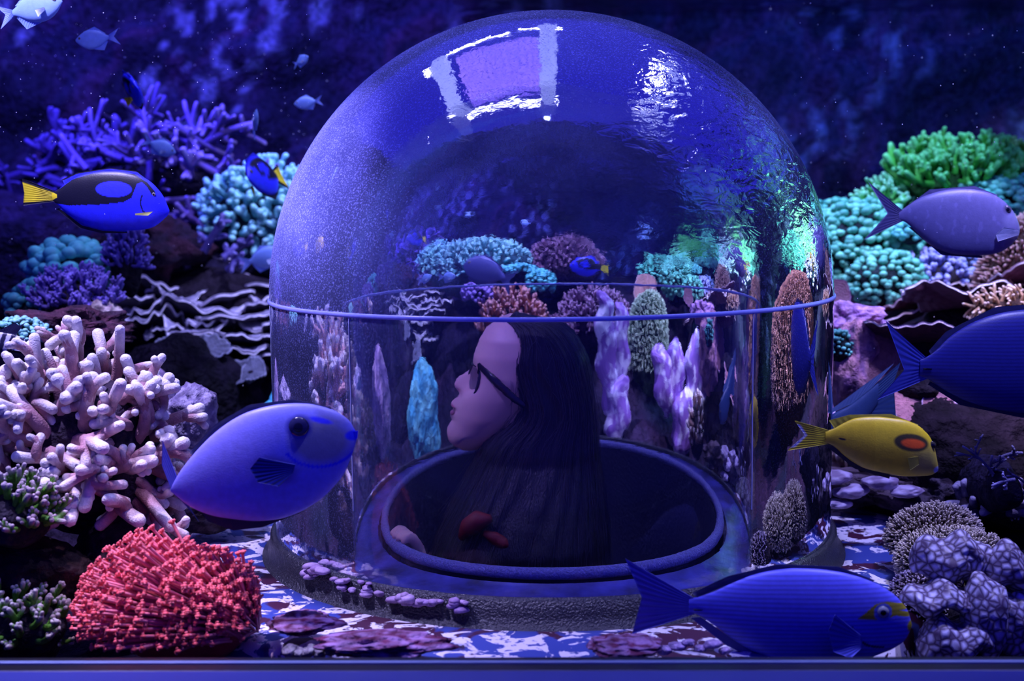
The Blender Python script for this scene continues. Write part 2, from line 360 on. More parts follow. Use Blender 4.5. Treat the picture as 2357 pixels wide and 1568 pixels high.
def box(name, lo, hi, mat, parent=None, bevel=.002):
    lo = np.array(lo, float); hi = np.array(hi, float); c = (lo+hi)/2
    V = np.array([[x, y, z] for x in (lo[0], hi[0]) for y in (lo[1], hi[1]) for z in (lo[2], hi[2])])-c
    F = [(0,1,3,2),(4,6,7,5),(0,4,5,1),(2,3,7,6),(0,2,6,4),(1,5,7,3)]
    o = mesh(name, V, F, mat, parent, smooth=False, loc=c)
    b = o.modifiers.new('bevel', 'BEVEL'); b.width = bevel; b.segments = 2
    return o
M_frame = flat_mat('black_window_frame', (.006,.006,.010), .35, .6)
M_sill = flat_mat('sill_blue_light', (.025,.035,.24), .5, .5, bump=.3, bscale=12)  # blue of the light on the sill is put into its colour
M_edge = flat_mat('pale_frame_edge', (.25,.32,.5), .35, .6, bump=.5, bscale=30)  # pale blue-grey strip along the frame edge
zt = at(1200, 1512, -.70)[2]
tag(box('window_1', (-1.5,-.745,zt-.25), (1.7,-.70,zt), M_frame), 'black bottom frame of the tank viewing window', kind='structure')
ze = at(1200, 1522, -.748)[2]
tag(box('trim_2', (-1.5,-.752,ze-.0022), (1.7,-.7455,ze), M_edge, bevel=.0004), 'thin pale edge along the window frame', kind='structure')
zs = at(1200, 1543, -.80)[2]
tag(box('trim_3', (-1.5,-1.25,zs-.1), (1.7,-.80,zs), M_sill), 'sill with blue light put into its colour, in front of the tank window', kind='structure')

m_, nt_, b_ = nodes_of('water_surface'); nt_.nodes.remove(b_); g_ = N(nt_, 'ShaderNodeBsdfGlass', Roughness=.0, IOR=.75); g_.inputs['Color'].default_value = (.95,.97,1,1)
tc_ = N(nt_, 'ShaderNodeTexCoord'); w_ = N(nt_, 'ShaderNodeTexNoise', Scale=9.0, Detail=3.0); nt_.links.new(tc_.outputs['Object'], w_.inputs['Vector'])
bp_ = N(nt_, 'ShaderNodeBump', Strength=.35, Distance=.03); nt_.links.new(w_.outputs['Fac'], bp_.inputs['Height']); nt_.links.new(bp_.outputs[0], g_.inputs['Normal']); nt_.links.new(g_.outputs[0], nt_.nodes['Material Output'].inputs['Surface'])
tag(mesh('water_surface', [(1.0,-.69,1.15),(3.1,-.69,1.15),(3.1,1.12,1.15),(3.1,2.6,1.15),(-.3,2.6,1.15),(-.3,1.12,1.15),(1.0,1.12,1.15)], [(0,1,2,6),(6,2,3,4,5)], m_, smooth=False), 'rippled underside of the water surface beside the lamp opening', kind='structure')
# ------------------------------------------------------------------ lamps over the opening above the bubble (seen mirrored in the dome)
M_tube = glow_mat('lamp_tube', (.55,.55,1), 30); M_house = flat_mat('white_lamp_housing', (.7,.75,.95), .4)
M_panel = glow_mat('blue_light_panel', (.20,.12,1), 1.6)
def lamp(loc, length, along, label):
    t = thing('strip_lamp', label, 'lamp', loc, 'strip lamps around the opening above the tank')
    a, b = (length/2, .035) if along == 'x' else (.035, length/2)
    box('housing', (-a,-b,.012), (a,b,.05), M_house, t, .004)
    c, d = (a-.01, .018) if along == 'x' else (.018, b-.01)
    box('lamp_tube', (-c,-d,-.006), (c,d,.011), M_tube, t, .004)
lamp((-.36,.50,1.60), .36, 'x', 'bright strip lamp mirrored at the upper left of the bubble, first past its corner')
lamp((-.04,.56,1.60), .22, 'x', 'bright strip lamp mirrored at the very top of the bubble')
lamp((-.38,-.46,1.60), .42, 'x', 'bright strip lamp mirrored as the lower left bar of the bright window shape')
lamp((-.06,-.48,1.60), .26, 'x', 'bright strip lamp mirrored below the upright white bar in the bubble')
lamp((-.68,.34,1.60), .18, 'y', 'short bright strip lamp mirrored at the left corner of the window shape')
lamp((.62,.16,1.60), .40, 'y', 'bright strip lamp mirrored as the row of white dots at the right of the bubble')
M_bar = glow_mat('frame_bar_added_glow', (.30,.34,1), 1.1)  # frame bars given a glow of their own, as the lamps leave them dim
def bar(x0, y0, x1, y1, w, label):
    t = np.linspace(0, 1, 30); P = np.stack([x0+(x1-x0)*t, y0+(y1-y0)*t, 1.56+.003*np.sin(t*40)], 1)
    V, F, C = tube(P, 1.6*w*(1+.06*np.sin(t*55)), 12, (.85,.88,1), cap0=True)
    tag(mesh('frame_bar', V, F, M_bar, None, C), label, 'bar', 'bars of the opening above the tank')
bar(.0,-.60,.0,.60,.028, 'pale upright frame bar, glow added, mirrored in the middle of the bubble top')
bar(-.58,-.65,-.56,.45,.032, 'pale slanting frame bar, glow added, mirrored at the left of the bubble top')
bar(.70,-.55,.66,.5,.03, 'pale slanting frame bar, glow added, mirrored at the right of the bubble top')
t = thing('glowing_skylight_panel', 'violet lit panel crossed by dark netting, mirrored in the top of the bubble', 'light panel', (-.28,.02,1.75))
box('panel', (-.27,-.42,0), (.27,.42,.01), M_panel, t)
B = Bag()
for i in range(16):
    x = -.26+.52*i/15; yy = np.linspace(-.42, .42, 30); V, F, C = tube(np.stack([x+.003*np.sin(yy*60+i), yy, -.02+0*yy], 1), .0016, 5, (.01,.01,.03)); B.add(V, F, C)
for i in range(18):
    y = -.42+.84*i/17; xx = np.linspace(-.27, .27, 20); V, F, C = tube(np.stack([xx, y+.003*np.sin(xx*60+i), -.02+0*xx], 1), .0016, 5, (.01,.01,.03)); B.add(V, F, C)
B.build('netting', M_seam, t)
# ------------------------------------------------------------------ corals
def unit(v): v = np.asarray(v, float); return v/(np.linalg.norm(v)+1e-12)
def fib_dirs(n, seed=0, zmin=-.2, front=None):
    rs = np.random.RandomState(seed); out = []; i = 0; m = n
    while len(out) < n:
        m = int(m*1.4)+4; k = np.arange(m); z = 1-2*(k+.5)/m; ph = k*2.39996+seed; q = np.sqrt(1-z*z)
        D = np.stack([q*np.cos(ph), q*np.sin(ph), z], 1); D += rs.normal(scale=.25/math.sqrt(m), size=D.shape)*3; D /= np.linalg.norm(D, axis=1)[:, None]
        D = D[D[:, 2] > zmin]
        if front is not None: D = D[D[:, 1] < front]
        out = list(D)
    idx = np.linspace(0, len(out)-1, n).astype(int); return np.array(out)[idx]
def branch(B, p, d, L, r, rs, c0, c1, forks=2, curl=.5, upw=.4, sides=8, depth=1, lean=None, tip=.35, bump=.06, knob=1.0):
    n = 7; P = [np.array(p, float)]; dd = unit(d); w = rs.normal(size=3)*curl
    for k in range(n-1):
        dd = unit(dd+w*.16+np.array([0,0,upw])*.18+(0 if lean is None else np.array(lean)*.18)); P.append(P[-1]+dd*L/(n-1))
    P = np.array(P); rr = r*np.linspace(1.0, .72, n); rr[-1] *= knob; rr[-2] *= (1+knob)/2
    V, F, C = tube(P, rr, sides, c0, c1, tip, bump, rs.randint(9999)); B.add(V, F, C)
    if depth > 0:
        for f in range(forks):
            i = rs.randint(2, n-2); nd = unit(dd+rs.normal(size=3)*.8+np.array([0,0,upw*.5]))
            branch(B, P[i], nd, L*rs.uniform(.35, .6), r*.82, rs, c0, c1, max(forks-1, 0), curl, upw, sides, depth-1, lean, tip, bump, knob)
def colony(name, label, cat, c, rad, n, L, r, c0, c1, seed=0, forks=2, curl=.5, upw=.4, parts=True, zmin=-.1, front=.35, base=(.05,.04,.06), lean=None,
           sides=8, depth=1, mat=None, group=None, normal=1.0, tip=.35, basek=.9, bump=.06, knob=1.0, jit=.15):
    mat = mat or M_coral; rs = np.random.RandomState(seed); c = np.array(c, float); rad = np.array(rad, float)
    D = fib_dirs(n, seed, zmin, front); t = thing(name, label, cat, c, group)
    V, F = ico(4); q = V*(1+.12*fn(V, 3, seed))[:, None]*rad*basek
    mesh('rocky_base', q, F, M_rock, t, cols(V, [base, tuple(np.array(base)*1.6)], 3, seed))
    allB = Bag()
    for k, d in enumerate(D):
        B = Bag() if parts else allB
        p = d*rad*(basek-.06); dn = unit(unit(d/rad*rad.mean())*normal+rs.normal(size=3)*.25)
        j = 1+jit*rs.normal(); branch(B, p, dn, L*rs.uniform(.7, 1.25), r*rs.uniform(.85, 1.15), rs, np.array(c0)*j, np.array(c1)*(1+.3*(j-1)), forks, curl, upw, sides, depth, lean, tip, bump, knob)
        if parts: mesh('branch', np.concatenate(B.V), B.F, mat, t, np.concatenate(B.C))
    if not parts: mesh('branches', np.concatenate(allB.V), allB.F, mat, t, np.concatenate(allB.C))
    return t
def knobs(name, label, cat, c, rad, n, size, col, col2, seed=0, zmin=-.3, front=.4, flat=.8, group=None, base=(.03,.05,.06), tail=0, rot=(0,0,0)):
    """a mound packed with rounded heads"""
    rs = np.random.RandomState(seed); rad = np.array(rad, float); D = fib_dirs(n, seed, zmin, front)
    t = thing(name, label, cat, c, group, rot); V, F = ico(4)
    mesh('rocky_base', V*(1+.10*fn(V, 3, seed))[:, None]*rad*.93, F, M_rock, t, cols(V, [base, tuple(np.array(base)*1.5)], 3, seed)); B = Bag()
    V, F = ico(2)
    for d in D:
        d = unit(d+rs.normal(size=3)*.05); s = size*rs.uniform(.7, 1.25); q = V*s*(1+.08*fn(V, 3, rs.randint(999), 1))[:, None]; q[:, 2] *= flat
        p = d*rad*(1+.05*rs.normal()); kk = rs.uniform(0, 1); cc = np.array(col)*(1-kk)+np.array(col2)*kk
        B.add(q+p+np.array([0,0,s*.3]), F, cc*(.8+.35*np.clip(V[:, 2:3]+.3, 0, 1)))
    mesh('coral_heads', np.concatenate(B.V), B.F, M_soft, t, np.concatenate(B.C)); return t
def plate_mesh(rs, a, b, wav=.18, cup=.15, thick=.004, c0=(.2,.15,.25), c1=(.8,.7,.85), nr=26, nt=150, ruff=1.0, rimw=.06, under=None):
    th = np.linspace(0, 2*np.pi, nt, endpoint=False); rr = np.linspace(0, 1, nr)**.7
    k = np.zeros(nt); h = np.zeros(nt)
    for f in (2, 3, 5, 8, 13, 21):
        k += rs.normal()*np.sin(f*th+rs.rand()*6.28)/f**.8*.16*ruff; h += rs.normal()*np.sin(f*th+rs.rand()*6.28)/f**.6*.5
    Rr = (1+k); x = np.outer(rr, Rr*np.cos(th))*a; y = np.outer(rr, Rr*np.sin(th))*b
    m = (a+b)/2; z = np.outer(rr**2, h)*wav*m+np.outer(rr**2, np.ones(nt))*cup*m
    z += .010*m*np.sin(rr*40)[:, None]
    top = np.stack([x, y, z], -1).reshape(-1, 3); bot = np.stack([x*.985, y*.985, z-thick*(1-.5*rr[:, None]**3)-.02*m*(1-rr[:, None])], -1).reshape(-1, 3)
    F = grid_faces(nr, nt, wrap_v=True); n = nr*nt
    F2 = [tuple(i+n for i in f[::-1]) for f in F]; e = (nr-1)*nt
    rim = [(e+j, e+n+j, e+n+(j+1) % nt, e+(j+1) % nt) for j in range(nt)]
    kk = np.clip((rr-(1-rimw))/(rimw*.6), 0, 1)[:, None, None]; ct = np.array(c0)*(1-kk)+np.array(c1)*kk; ct = np.repeat(ct, nt, 1).reshape(-1, 3)
    cb = np.tile(np.array(under if under is not None else np.array(c0)*.4), (n, 1)); cb[e:] = c1  # underside pigment darkened to paint in the plates' shade
    return np.vstack([top, bot]), F+F2+rim, np.vstack([ct, cb])
def plates(name, label, cat, c, items, seed=0, c0=(.2,.15,.25), c1=(.8,.7,.85), group=None, wav=.18, cup=.12, thick=.004, stalk=None, ruff=1.0, rimw=.06, under=None):
    """items: (x, y, z, a, b, tilt toward viewer, roll) relative to c"""
    rs = np.random.RandomState(seed); t = thing(name, label, cat, c, group)
    for (x, y, z, a, b, tx, ty) in items:
        V, F, C = plate_mesh(rs, a, b, wav, cup, thick, c0, c1, ruff=ruff, rimw=rimw, under=under)
        V = V@_Rx(tx).T; V = V@np.array([[math.cos(ty),0,math.sin(ty)],[0,1,0],[-math.sin(ty),0,math.cos(ty)]]).T
        mesh('plate', V+np.array((x, y, z)), F, M_plate, t, C)
    if stalk is not None:
        V, F = ico(4); mesh('stalk', V*(1+.15*fn(V, 3, seed))[:, None]*np.array(stalk[3:])+np.array(stalk[:3]), F, M_rock, t, np.tile((.05,.035,.06), (len(V), 1)))
    return t
def rock(name, label, c, rad, seed, col, col2, cat='rock', amp=.25, scale=3, group=None, mat=None, sub=5):
    P, F, C = blob((0,0,0), rad, sub, amp, scale, seed, col, col2, 5)
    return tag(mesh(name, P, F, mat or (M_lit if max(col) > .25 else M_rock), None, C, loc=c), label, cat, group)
rnd = random.Random(11)

# --- left side, seen straight
colony('finger_coral', 'big cream and mauve finger coral mound filling the left side beside the bubble', 'coral',
       at(185, 1050, -.28), (.150,.14,.142), 90, .078, .0102, (.42,.22,.24), (.92,.88,.82), 3, forks=2, curl=1.2, upw=.2, front=.25, zmin=-.45, depth=2, tip=.5, basek=.80, bump=.05, knob=1.18, base=(.06,.04,.07))
colony('finger_coral', 'small lone knobbly cream sprig rising from the top of the big finger coral', 'coral',
       at(140, 800, -.22), (.012,.012,.02), 4, .030, .0065, (.5,.28,.32), (.85,.75,.65), 7, forks=2, upw=.8, depth=1)
t = colony('green_branch_coral', 'dark green branching coral with pink tips above the lower left corner', 'coral',
       at(30, 1190, -.47), (.055,.05,.045), 40, .026, .0050, (.08,.26,.02), (.50,.42,.42), 5, forks=3, upw=.7, zmin=-.2, tip=.3, depth=2, basek=.9)
colony('green_branch_coral', 'dark green branching coral with pale tips in the very bottom left corner', 'coral',
       at(45, 1455, -.50), (.060,.05,.050), 40, .028, .0048, (.08,.26,.02), (.50,.48,.42), 6, forks=3, upw=.7, zmin=-.2, tip=.3, depth=2, basek=.9)
rock('reef_rock', 'dark brown rock slab between the two green corals at the left edge', at(70, 1330, -.44), (.09,.06,.05), 4, (.05,.03,.03), (.11,.07,.07))
rock('reef_rock', 'dark rock under the pink flower coral and finger coral', at(300, 1300, -.36), (.085,.08,.06), 14, (.05,.03,.05), (.10,.06,.09))
rock('reef_rock', 'grey speckled white rock beside the big finger coral', at(440, 960, -.02), (.040,.05,.05), 5, (.45,.40,.55), (.22,.18,.32), amp=.2, scale=6)
rock('reef_rock', 'dark rock with white crust behind the blurred fish tail', at(450, 1165, .0), (.07,.06,.04), 6, (.10,.06,.09), (.30,.24,.32))
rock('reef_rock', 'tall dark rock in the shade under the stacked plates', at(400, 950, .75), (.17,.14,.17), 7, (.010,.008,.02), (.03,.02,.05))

# pink flower coral: long-stalked polyps streaming to the upper left
c = at(425, 1450, -.50); c[2] = max(c[2], .0)
t = thing('flower_coral', 'bright pink flower coral with hundreds of streaming polyps at the lower left', 'coral', c)
V, F = ico(4); mesh('coral_body', V*np.array((.088,.06,.070)), F, M_soft, t, np.tile((.45,.05,.06), (len(V), 1)))
rs = np.random.RandomState(2); D = fib_dirs(620, 2, -.25, .35); pol = []
for d in D:
    p = d*np.array((.086,.058,.068))+np.array((.012,0,-.006)); dn = unit(d*.80+np.array((-.85,-.25,.50))+rs.normal(size=3)*.10)
    L = rs.uniform(.040, .066)*(1.1 if d[0] < 0 else .75); q = np.array([p+dn*L*s+np.array((0,0,-.004))*s*s for s in np.linspace(0, 1, 6)])
    B = Bag(); j = rs.uniform(.8, 1.15); V, F, C = tube(q, .0021, 6, np.array((.95,.24,.30))*j, np.array((1.0,.30,.33))*j); B.add(V, F, C)
    V, F = ico(1); h = .0040*rs.uniform(.8, 1.15); B.add(V*h*np.array((1,1,.8))+q[-1], F, np.array((1.0,.15,.15))*j)
    for a in range(5):
        w = unit(np.cross(dn, (math.cos(a*1.3), math.sin(a*1.3), .4))); B.add(V*h*.45+q[-1]+w*h*.85+dn*h*.2, F, np.array((1.0,.22,.22))*j)
    pol.append((-p[1]+p[2], B))
pol.sort(key=lambda v: -v[0])
for _, B in pol[:100]: mesh('polyp', np.concatenate(B.V), B.F, M_soft, t, np.concatenate(B.C))
B = Bag()
for _, b in pol[100:]: B.add(np.concatenate(b.V), b.F, np.concatenate(b.C))
tag(mesh('polyps', np.concatenate(B.V), B.F, M_soft, t, np.concatenate(B.C)), kind='stuff')
for k, (x, y, s) in enumerate(((668,1500,.010),(690,1505,.009),(712,1500,.010),(735,1503,.008),(760,1500,.007))):
    P, F, C = blob((0,0,0), (s, s, s*.8), 3, .3, 4, k, (.85,.80,.75), (.6,.5,.6))
    tag(mesh('shell_fragment', P, F, M_rock, None, C, loc=at(x, y, -.60)), ('white shell chip touching the pink flower coral','white shell chip second from the pink flower coral','white shell chip in the middle of the row by the frame','white shell chip second from the right end of the row','white shell chip at the right end of the row by the frame')[k], 'shell', 'shell chips by the window frame')

# plate coral stack, left behind the bubble
rs = np.random.RandomState(8); it = []
cc = at(450, 740, 1.0)
for k, (x, y, a, b, dy) in enumerate(((560,625,90,.12,.28),(470,640,80,.12,.24),(330,650,80,.10,.2),(600,650,70,.10,.22),(520,655,60,.08,.16),(420,682,70,.10,.08),(600,705,60,.08,.05),(350,722,70,.09,.0),(500,742,70,.09,-.04),(390,760,50,.07,-.06),(600,665,110,.13,.2),(380,672,110,.14,.14),(500,690,120,.14,.1),(300,700,95,.12,.06),(430,715,120,.13,.04),(560,728,105,.13,.0),(640,745,80,.12,.0),(340,735,80,.10,-.02),(450,760,95,.11,-.05),(560,775,80,.10,-.07),(650,700,80,.1,.1),(560,800,80,.08,-.08),(630,815,50,.07,-.08))):
    p = at(x, y, 1.0+dy)-cc; s = scale_at(1.0+dy); it.append((p[0], p[1], p[2], a*s, b, -.06-.16*rs.rand(), .07*rs.normal()))
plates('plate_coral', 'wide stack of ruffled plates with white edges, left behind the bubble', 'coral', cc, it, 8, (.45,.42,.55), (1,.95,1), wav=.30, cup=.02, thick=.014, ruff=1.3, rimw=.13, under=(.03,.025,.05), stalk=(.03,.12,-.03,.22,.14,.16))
for x, y, a, z, lab in ((375,803,33,.045,'small round pale plate coral low under the plate stack'), (472,800,62,.06,'broad pale frilled plate coral just right of the small round one'), (530,865,58,.06,'dim frilled plate coral lowest under the plate stack'), (582,852,28,.04,'tiny pale plate coral above the lowest frilled one')):
    s = scale_at(.75); plates('plate_coral', lab, 'coral', at(x, y, .75), [(0,0,0,a*s,.045,.55,0)], int(x), (.16,.17,.22), (.50,.52,.62), wav=.25, cup=.03, thick=.006, ruff=.8, rimw=.10, stalk=(0,.05,-.01,.02,.06,.015))
# teal knob coral and violet bushes on the left
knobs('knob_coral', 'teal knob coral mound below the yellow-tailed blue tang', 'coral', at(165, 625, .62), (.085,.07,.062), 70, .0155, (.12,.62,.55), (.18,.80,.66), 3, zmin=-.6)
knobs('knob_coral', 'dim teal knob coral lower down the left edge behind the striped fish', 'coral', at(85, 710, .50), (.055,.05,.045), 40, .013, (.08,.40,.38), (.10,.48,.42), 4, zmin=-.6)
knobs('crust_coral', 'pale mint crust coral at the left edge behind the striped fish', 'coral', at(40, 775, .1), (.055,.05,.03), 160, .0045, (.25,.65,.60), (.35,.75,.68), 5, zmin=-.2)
colony('bushy_coral', 'violet blue bushy coral under the teal knob coral', 'coral', at(175, 705, .45), (.075,.05,.050), 60, .040, .0042, (.13,.09,.42), (.24,.18,.62), 9, forks=4, parts=False, depth=2, upw=.8, bump=.3)
colony('bushy_coral', 'violet blue spire of bushy coral rising right of the teal knob coral', 'coral', at(290, 610, .60), (.035,.03,.075), 60, .030, .0042, (.13,.09,.42), (.22,.17,.6), 10, forks=3, parts=False, depth=1, upw=.9, bump=.3)
rock('reef_rock', 'dull maroon boulder behind the violet bushy coral', at(330, 580, 1.1), (.13,.12,.09), 12, (.10,.035,.07), (.05,.03,.07), amp=.4, scale=5)
rock('reef_rock', 'maroon knobbly rock beneath the violet bushy coral', at(160, 760, .2), (.10,.07,.04), 13, (.22,.08,.14), (.09,.05,.09), amp=.45, scale=7)
o = rock('shell_clump', 'cream and white shell clump at the tip of the plate stack', at(240, 725, .42), (.030,.02,.032), 15, (.85,.75,.65), (.4,.28,.3), cat='shell', amp=.4, scale=5, sub=4)
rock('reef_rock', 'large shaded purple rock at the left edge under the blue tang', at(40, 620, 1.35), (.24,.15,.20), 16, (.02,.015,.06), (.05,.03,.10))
# staghorn thickets
def thicket(label, cx, cy, Y, w, h, n, L, r, c0, c1, seed, group='staghorn corals on the left'):
    rs = np.random.RandomState(seed); c = at(cx, cy, Y); t = thing('staghorn_coral', label, 'coral', c, group)
    for k in range(n):
        p = np.array((rs.uniform(-w, w), rs.uniform(-.1, .12), rs.uniform(-h, h*.3))); d = unit((rs.normal()*1.0, rs.normal()*.4-.1, rs.uniform(-.05, 1.0)))
        B = Bag(); j = rs.uniform(.7, 1.2); branch(B, p, d, L*rs.uniform(.6, 1.3), r*rs.uniform(.8, 1.2), rs, np.array(c0)*j, np.array(c1)*j, 3, .5, .15, depth=2, tip=.3, bump=.12)
        mesh('branch', np.concatenate(B.V), B.F, M_coral, t, np.concatenate(B.C))
    V, F = ico(3); mesh('rocky_base', V*(1+.2*fn(V, 3, seed))[:, None]*np.array((w*1.1,.14,h*.8))+np.array((0,.08,-h*.8)), F, M_rock, t, np.tile((.04,.03,.09), (len(V), 1)))
    return t
thicket('dim violet staghorn thicket highest behind the blue tang', 130, 370, 1.75, .26, .14, 13, .24, .012, (.08,.05,.22), (.15,.11,.40), 21)
thicket('brighter violet staghorn thicket left of the bubble shoulder', 350, 345, 1.45, .20, .11, 20, .16, .010, (.14,.09,.32), (.36,.28,.66), 22)
thicket('tangled violet staghorn thicket between blue tang and bubble', 450, 440, 1.45, .17, .10, 13, .17, .010, (.12,.07,.30), (.22,.16,.50), 23)
thicket('low dark violet staghorn stubs just above the plate stack', 440, 590, 1.15, .20, .05, 22, .07, .010, (.10,.08,.30), (.22,.20,.50), 24)
colony('finger_coral', 'mint green finger coral touching the left shoulder of the bubble', 'coral', at(590, 505, 1.25), (.14,.11,.12), 90, .040, .0095, (.12,.42,.42), (.40,.95,.78), 25, forks=2, curl=.6, zmin=-.5, knob=1.25, base=(.03,.10,.12))
colony('finger_coral', 'small mint finger coral sprig above the mint coral by the bubble', 'coral', at(622, 415, 1.35), (.05,.04,.04), 24, .034, .009, (.12,.45,.42), (.40,.95,.8), 26, forks=2, knob=1.25)

# --- right side, seen straight
colony('green_staghorn_coral', 'bright green antler-like coral behind the slate grey fish', 'coral', at(2200, 425, 1.15), (.125,.08,.05), 60, .075, .0085, (.05,.42,.04), (.14,.72,.22), 31, forks=3, upw=.7, zmin=-.1, depth=2, knob=1.15, bump=.15, base=(.03,.16,.03))
colony('green_staghorn_coral', 'bright green antler-like coral at the right edge, lighter lime', 'coral', at(2370, 400, 1.2), (.08,.07,.05), 36, .06, .0085, (.12,.52,.04), (.30,.85,.22), 32, forks=3, upw=.7, zmin=-.1, depth=2, knob=1.15, bump=.15, base=(.03,.16,.03))
colony('green_staghorn_coral', 'small green sprig coral at the slate grey fish tail', 'coral', at(2030, 485, 1.0), (.045,.04,.04), 26, .036, .007, (.08,.5,.08), (.25,.8,.4), 33, forks=2, upw=.6, zmin=-.3, base=(.03,.13,.05))
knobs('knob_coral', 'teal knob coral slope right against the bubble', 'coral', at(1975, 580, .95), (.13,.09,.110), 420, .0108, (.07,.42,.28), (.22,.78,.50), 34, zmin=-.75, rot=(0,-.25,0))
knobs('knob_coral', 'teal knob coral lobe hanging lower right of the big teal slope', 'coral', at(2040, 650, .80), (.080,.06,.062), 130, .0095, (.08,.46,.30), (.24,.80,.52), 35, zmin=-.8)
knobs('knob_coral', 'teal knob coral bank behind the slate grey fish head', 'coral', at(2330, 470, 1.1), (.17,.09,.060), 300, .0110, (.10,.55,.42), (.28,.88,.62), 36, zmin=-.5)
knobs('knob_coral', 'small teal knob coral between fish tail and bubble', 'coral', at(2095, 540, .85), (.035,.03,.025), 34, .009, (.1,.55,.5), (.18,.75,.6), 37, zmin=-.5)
colony('bushy_coral', 'blue and white tufted coral under the slate grey fish', 'coral', at(2140, 640, .85), (.09,.05,.055), 90, .018, .0065, (.08,.10,.35), (.50,.55,.95), 38, forks=2, parts=False, depth=1, knob=1.3, zmin=-.5)
colony('bushy_coral', 'blue and white tufted coral further right under the slate grey fish', 'coral', at(2250, 620, .95), (.07,.05,.05), 60, .018, .0065, (.04,.08,.25), (.30,.40,.7), 39, forks=2, parts=False, depth=1, knob=1.3, zmin=-.5)
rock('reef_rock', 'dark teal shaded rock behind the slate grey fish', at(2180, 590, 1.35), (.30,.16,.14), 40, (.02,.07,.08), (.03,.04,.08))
rock('reef_rock', 'pinkish rock at the right edge above the pale plate', at(2350, 600, .7), (.03,.03,.02), 41, (.55,.35,.5), (.4,.25,.4))
plates('rust_plate_coral', 'large maroon plate coral with white rim at the upper right', 'coral', at(2235, 690, .55),
       [(-.01,0,.0,.135,.10,-.30,.10), (.15,.06,.045,.10,.10,-.25,-.05)], 51, (.45,.20,.24), (1,.9,.97), wav=.22, cup=.06, thick=.009, ruff=1.0, rimw=.07, under=(.13,.05,.08), stalk=(.06,.08,-.10,.16,.10,.11))
plates('rust_plate_coral', 'maroon plate coral with bright white rim above the yellow fish', 'coral', at(2110, 760, .30),
       [(-.0,0,-.01,.105,.085,-.35,-.02)], 52, (.30,.12,.15), (1,.86,.95), wav=.22, cup=.06, thick=.009, ruff=1.0, rimw=.09, under=(.13,.05,.08), stalk=(.02,.06,-.075,.085,.06,.075))
plates('rust_plate_coral', 'upright rusty fan plate behind the dark blue fish tail', 'coral', at(2030, 830, .28),
       [(0,0,0,.045,.055,1.25,.2)], 53, (.30,.12,.16), (.6,.35,.6), wav=.1, cup=.05, thick=.005, ruff=.5)
plates('rust_plate_coral', 'lit salmon plate coral hanging over the shade behind the yellow fish', 'coral', at(2120, 930, .18),
       [(0,0,0,.085,.055,.75,.05), (.05,.0,-.012,.05,.035,.9,.3)], 54, (.60,.26,.28), (.95,.7,.85), wav=.12, cup=.03, thick=.006, ruff=1.1, stalk=(.0,.06,.02,.05,.06,.03))
rock('pink_crust_rock', 'bumpy pink rock between the bubble and the plate corals', at(1965, 850, .32), (.055,.06,.085), 55, (.60,.30,.36), (.32,.15,.30), amp=.22, scale=5)
rock('pink_crust_rock', 'violet knobbly crust rock at the foot of the teal corals by the bubble', at(1960, 735, .42), (.06,.05,.030), 56, (.32,.16,.42), (.5,.28,.5), amp=.35, scale=7)
plates('rust_plate_coral', 'dim brown disc tucked under the teal slope by the bubble', 'coral', at(1925, 680, .6), [(0,0,0,.03,.035,1.2,0)], 57, (.15,.06,.10), (.35,.15,.35), wav=.05, ruff=.3)
knobs('knob_coral', 'tiny teal speckled coral on the pink rock by the bubble', 'coral', at(1932, 800, .28), (.022,.02,.03), 50, .0042, (.1,.5,.42), (.2,.7,.55), 58, zmin=-.6)
colony('spiny_coral', 'tan bristly coral at the right edge above the dark blue fish', 'coral', at(2330, 705, .42), (.085,.05,.020), 70, .026, .0036, (.50,.30,.16), (.85,.66,.50), 59, forks=1, parts=False, upw=-.1, lean=(-.5,-.4,.1), zmin=-.5, base=(.10,.05,.04))
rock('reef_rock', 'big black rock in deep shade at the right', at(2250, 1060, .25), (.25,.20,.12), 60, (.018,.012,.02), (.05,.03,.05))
rock('reef_rock', 'dark mauve ridge rock right of the bubble foot', at(2010, 1120, .18), (.115,.08,.032), 61, (.14,.09,.13), (.28,.20,.28), amp=.35, scale=5)
rock('reef_rock', 'small dark rock with pale knobs right of the mauve ridge', at(2170, 1150, .12), (.07,.06,.04), 63, (.05,.03,.06), (.22,.17,.26), amp=.35, scale=7)
for k, (x, y, a, b) in enumerate(((1925,1100,.03,.012),(1960,1132,.03,.012),(2030,1112,.034,.011),(2090,1132,.026,.012),(1925,1160,.026,.008))):
    P, F, C = blob((0,0,0), (a, .02, b), 4, .25, 3, k+70, (.62,.52,.72), (.28,.2,.32))
    tag(mesh('lobed_coral', P@_Rz(.3).T, F, M_soft, None, C, loc=at(x, y, .07)), ('pale lobed coral lump highest against the bubble foot','pale lobed coral lump below the highest one by the bubble foot','long pale lobed coral lump on the mauve ridge','pale lobed coral lump furthest right on the mauve ridge','small white lobe at the platform edge by the bubble foot')[k], 'coral', 'pale lobed corals on the mauve ridge')
t = thicket('thin pale antler coral in the shade at the right edge', 2320, 1080, -.05, .03, .05, 7, .06, .0030, (.10,.09,.22), (.35,.33,.55), 64, 'dim corals at the right edge')
colony('finger_coral', 'dull purple stub coral in the shade at the right edge', 'coral', at(2280, 1160, .05), (.06,.05,.03), 34, .028, .0085, (.12,.10,.18), (.34,.30,.45), 65, forks=1, zmin=-.2, base=(.03,.02,.04))
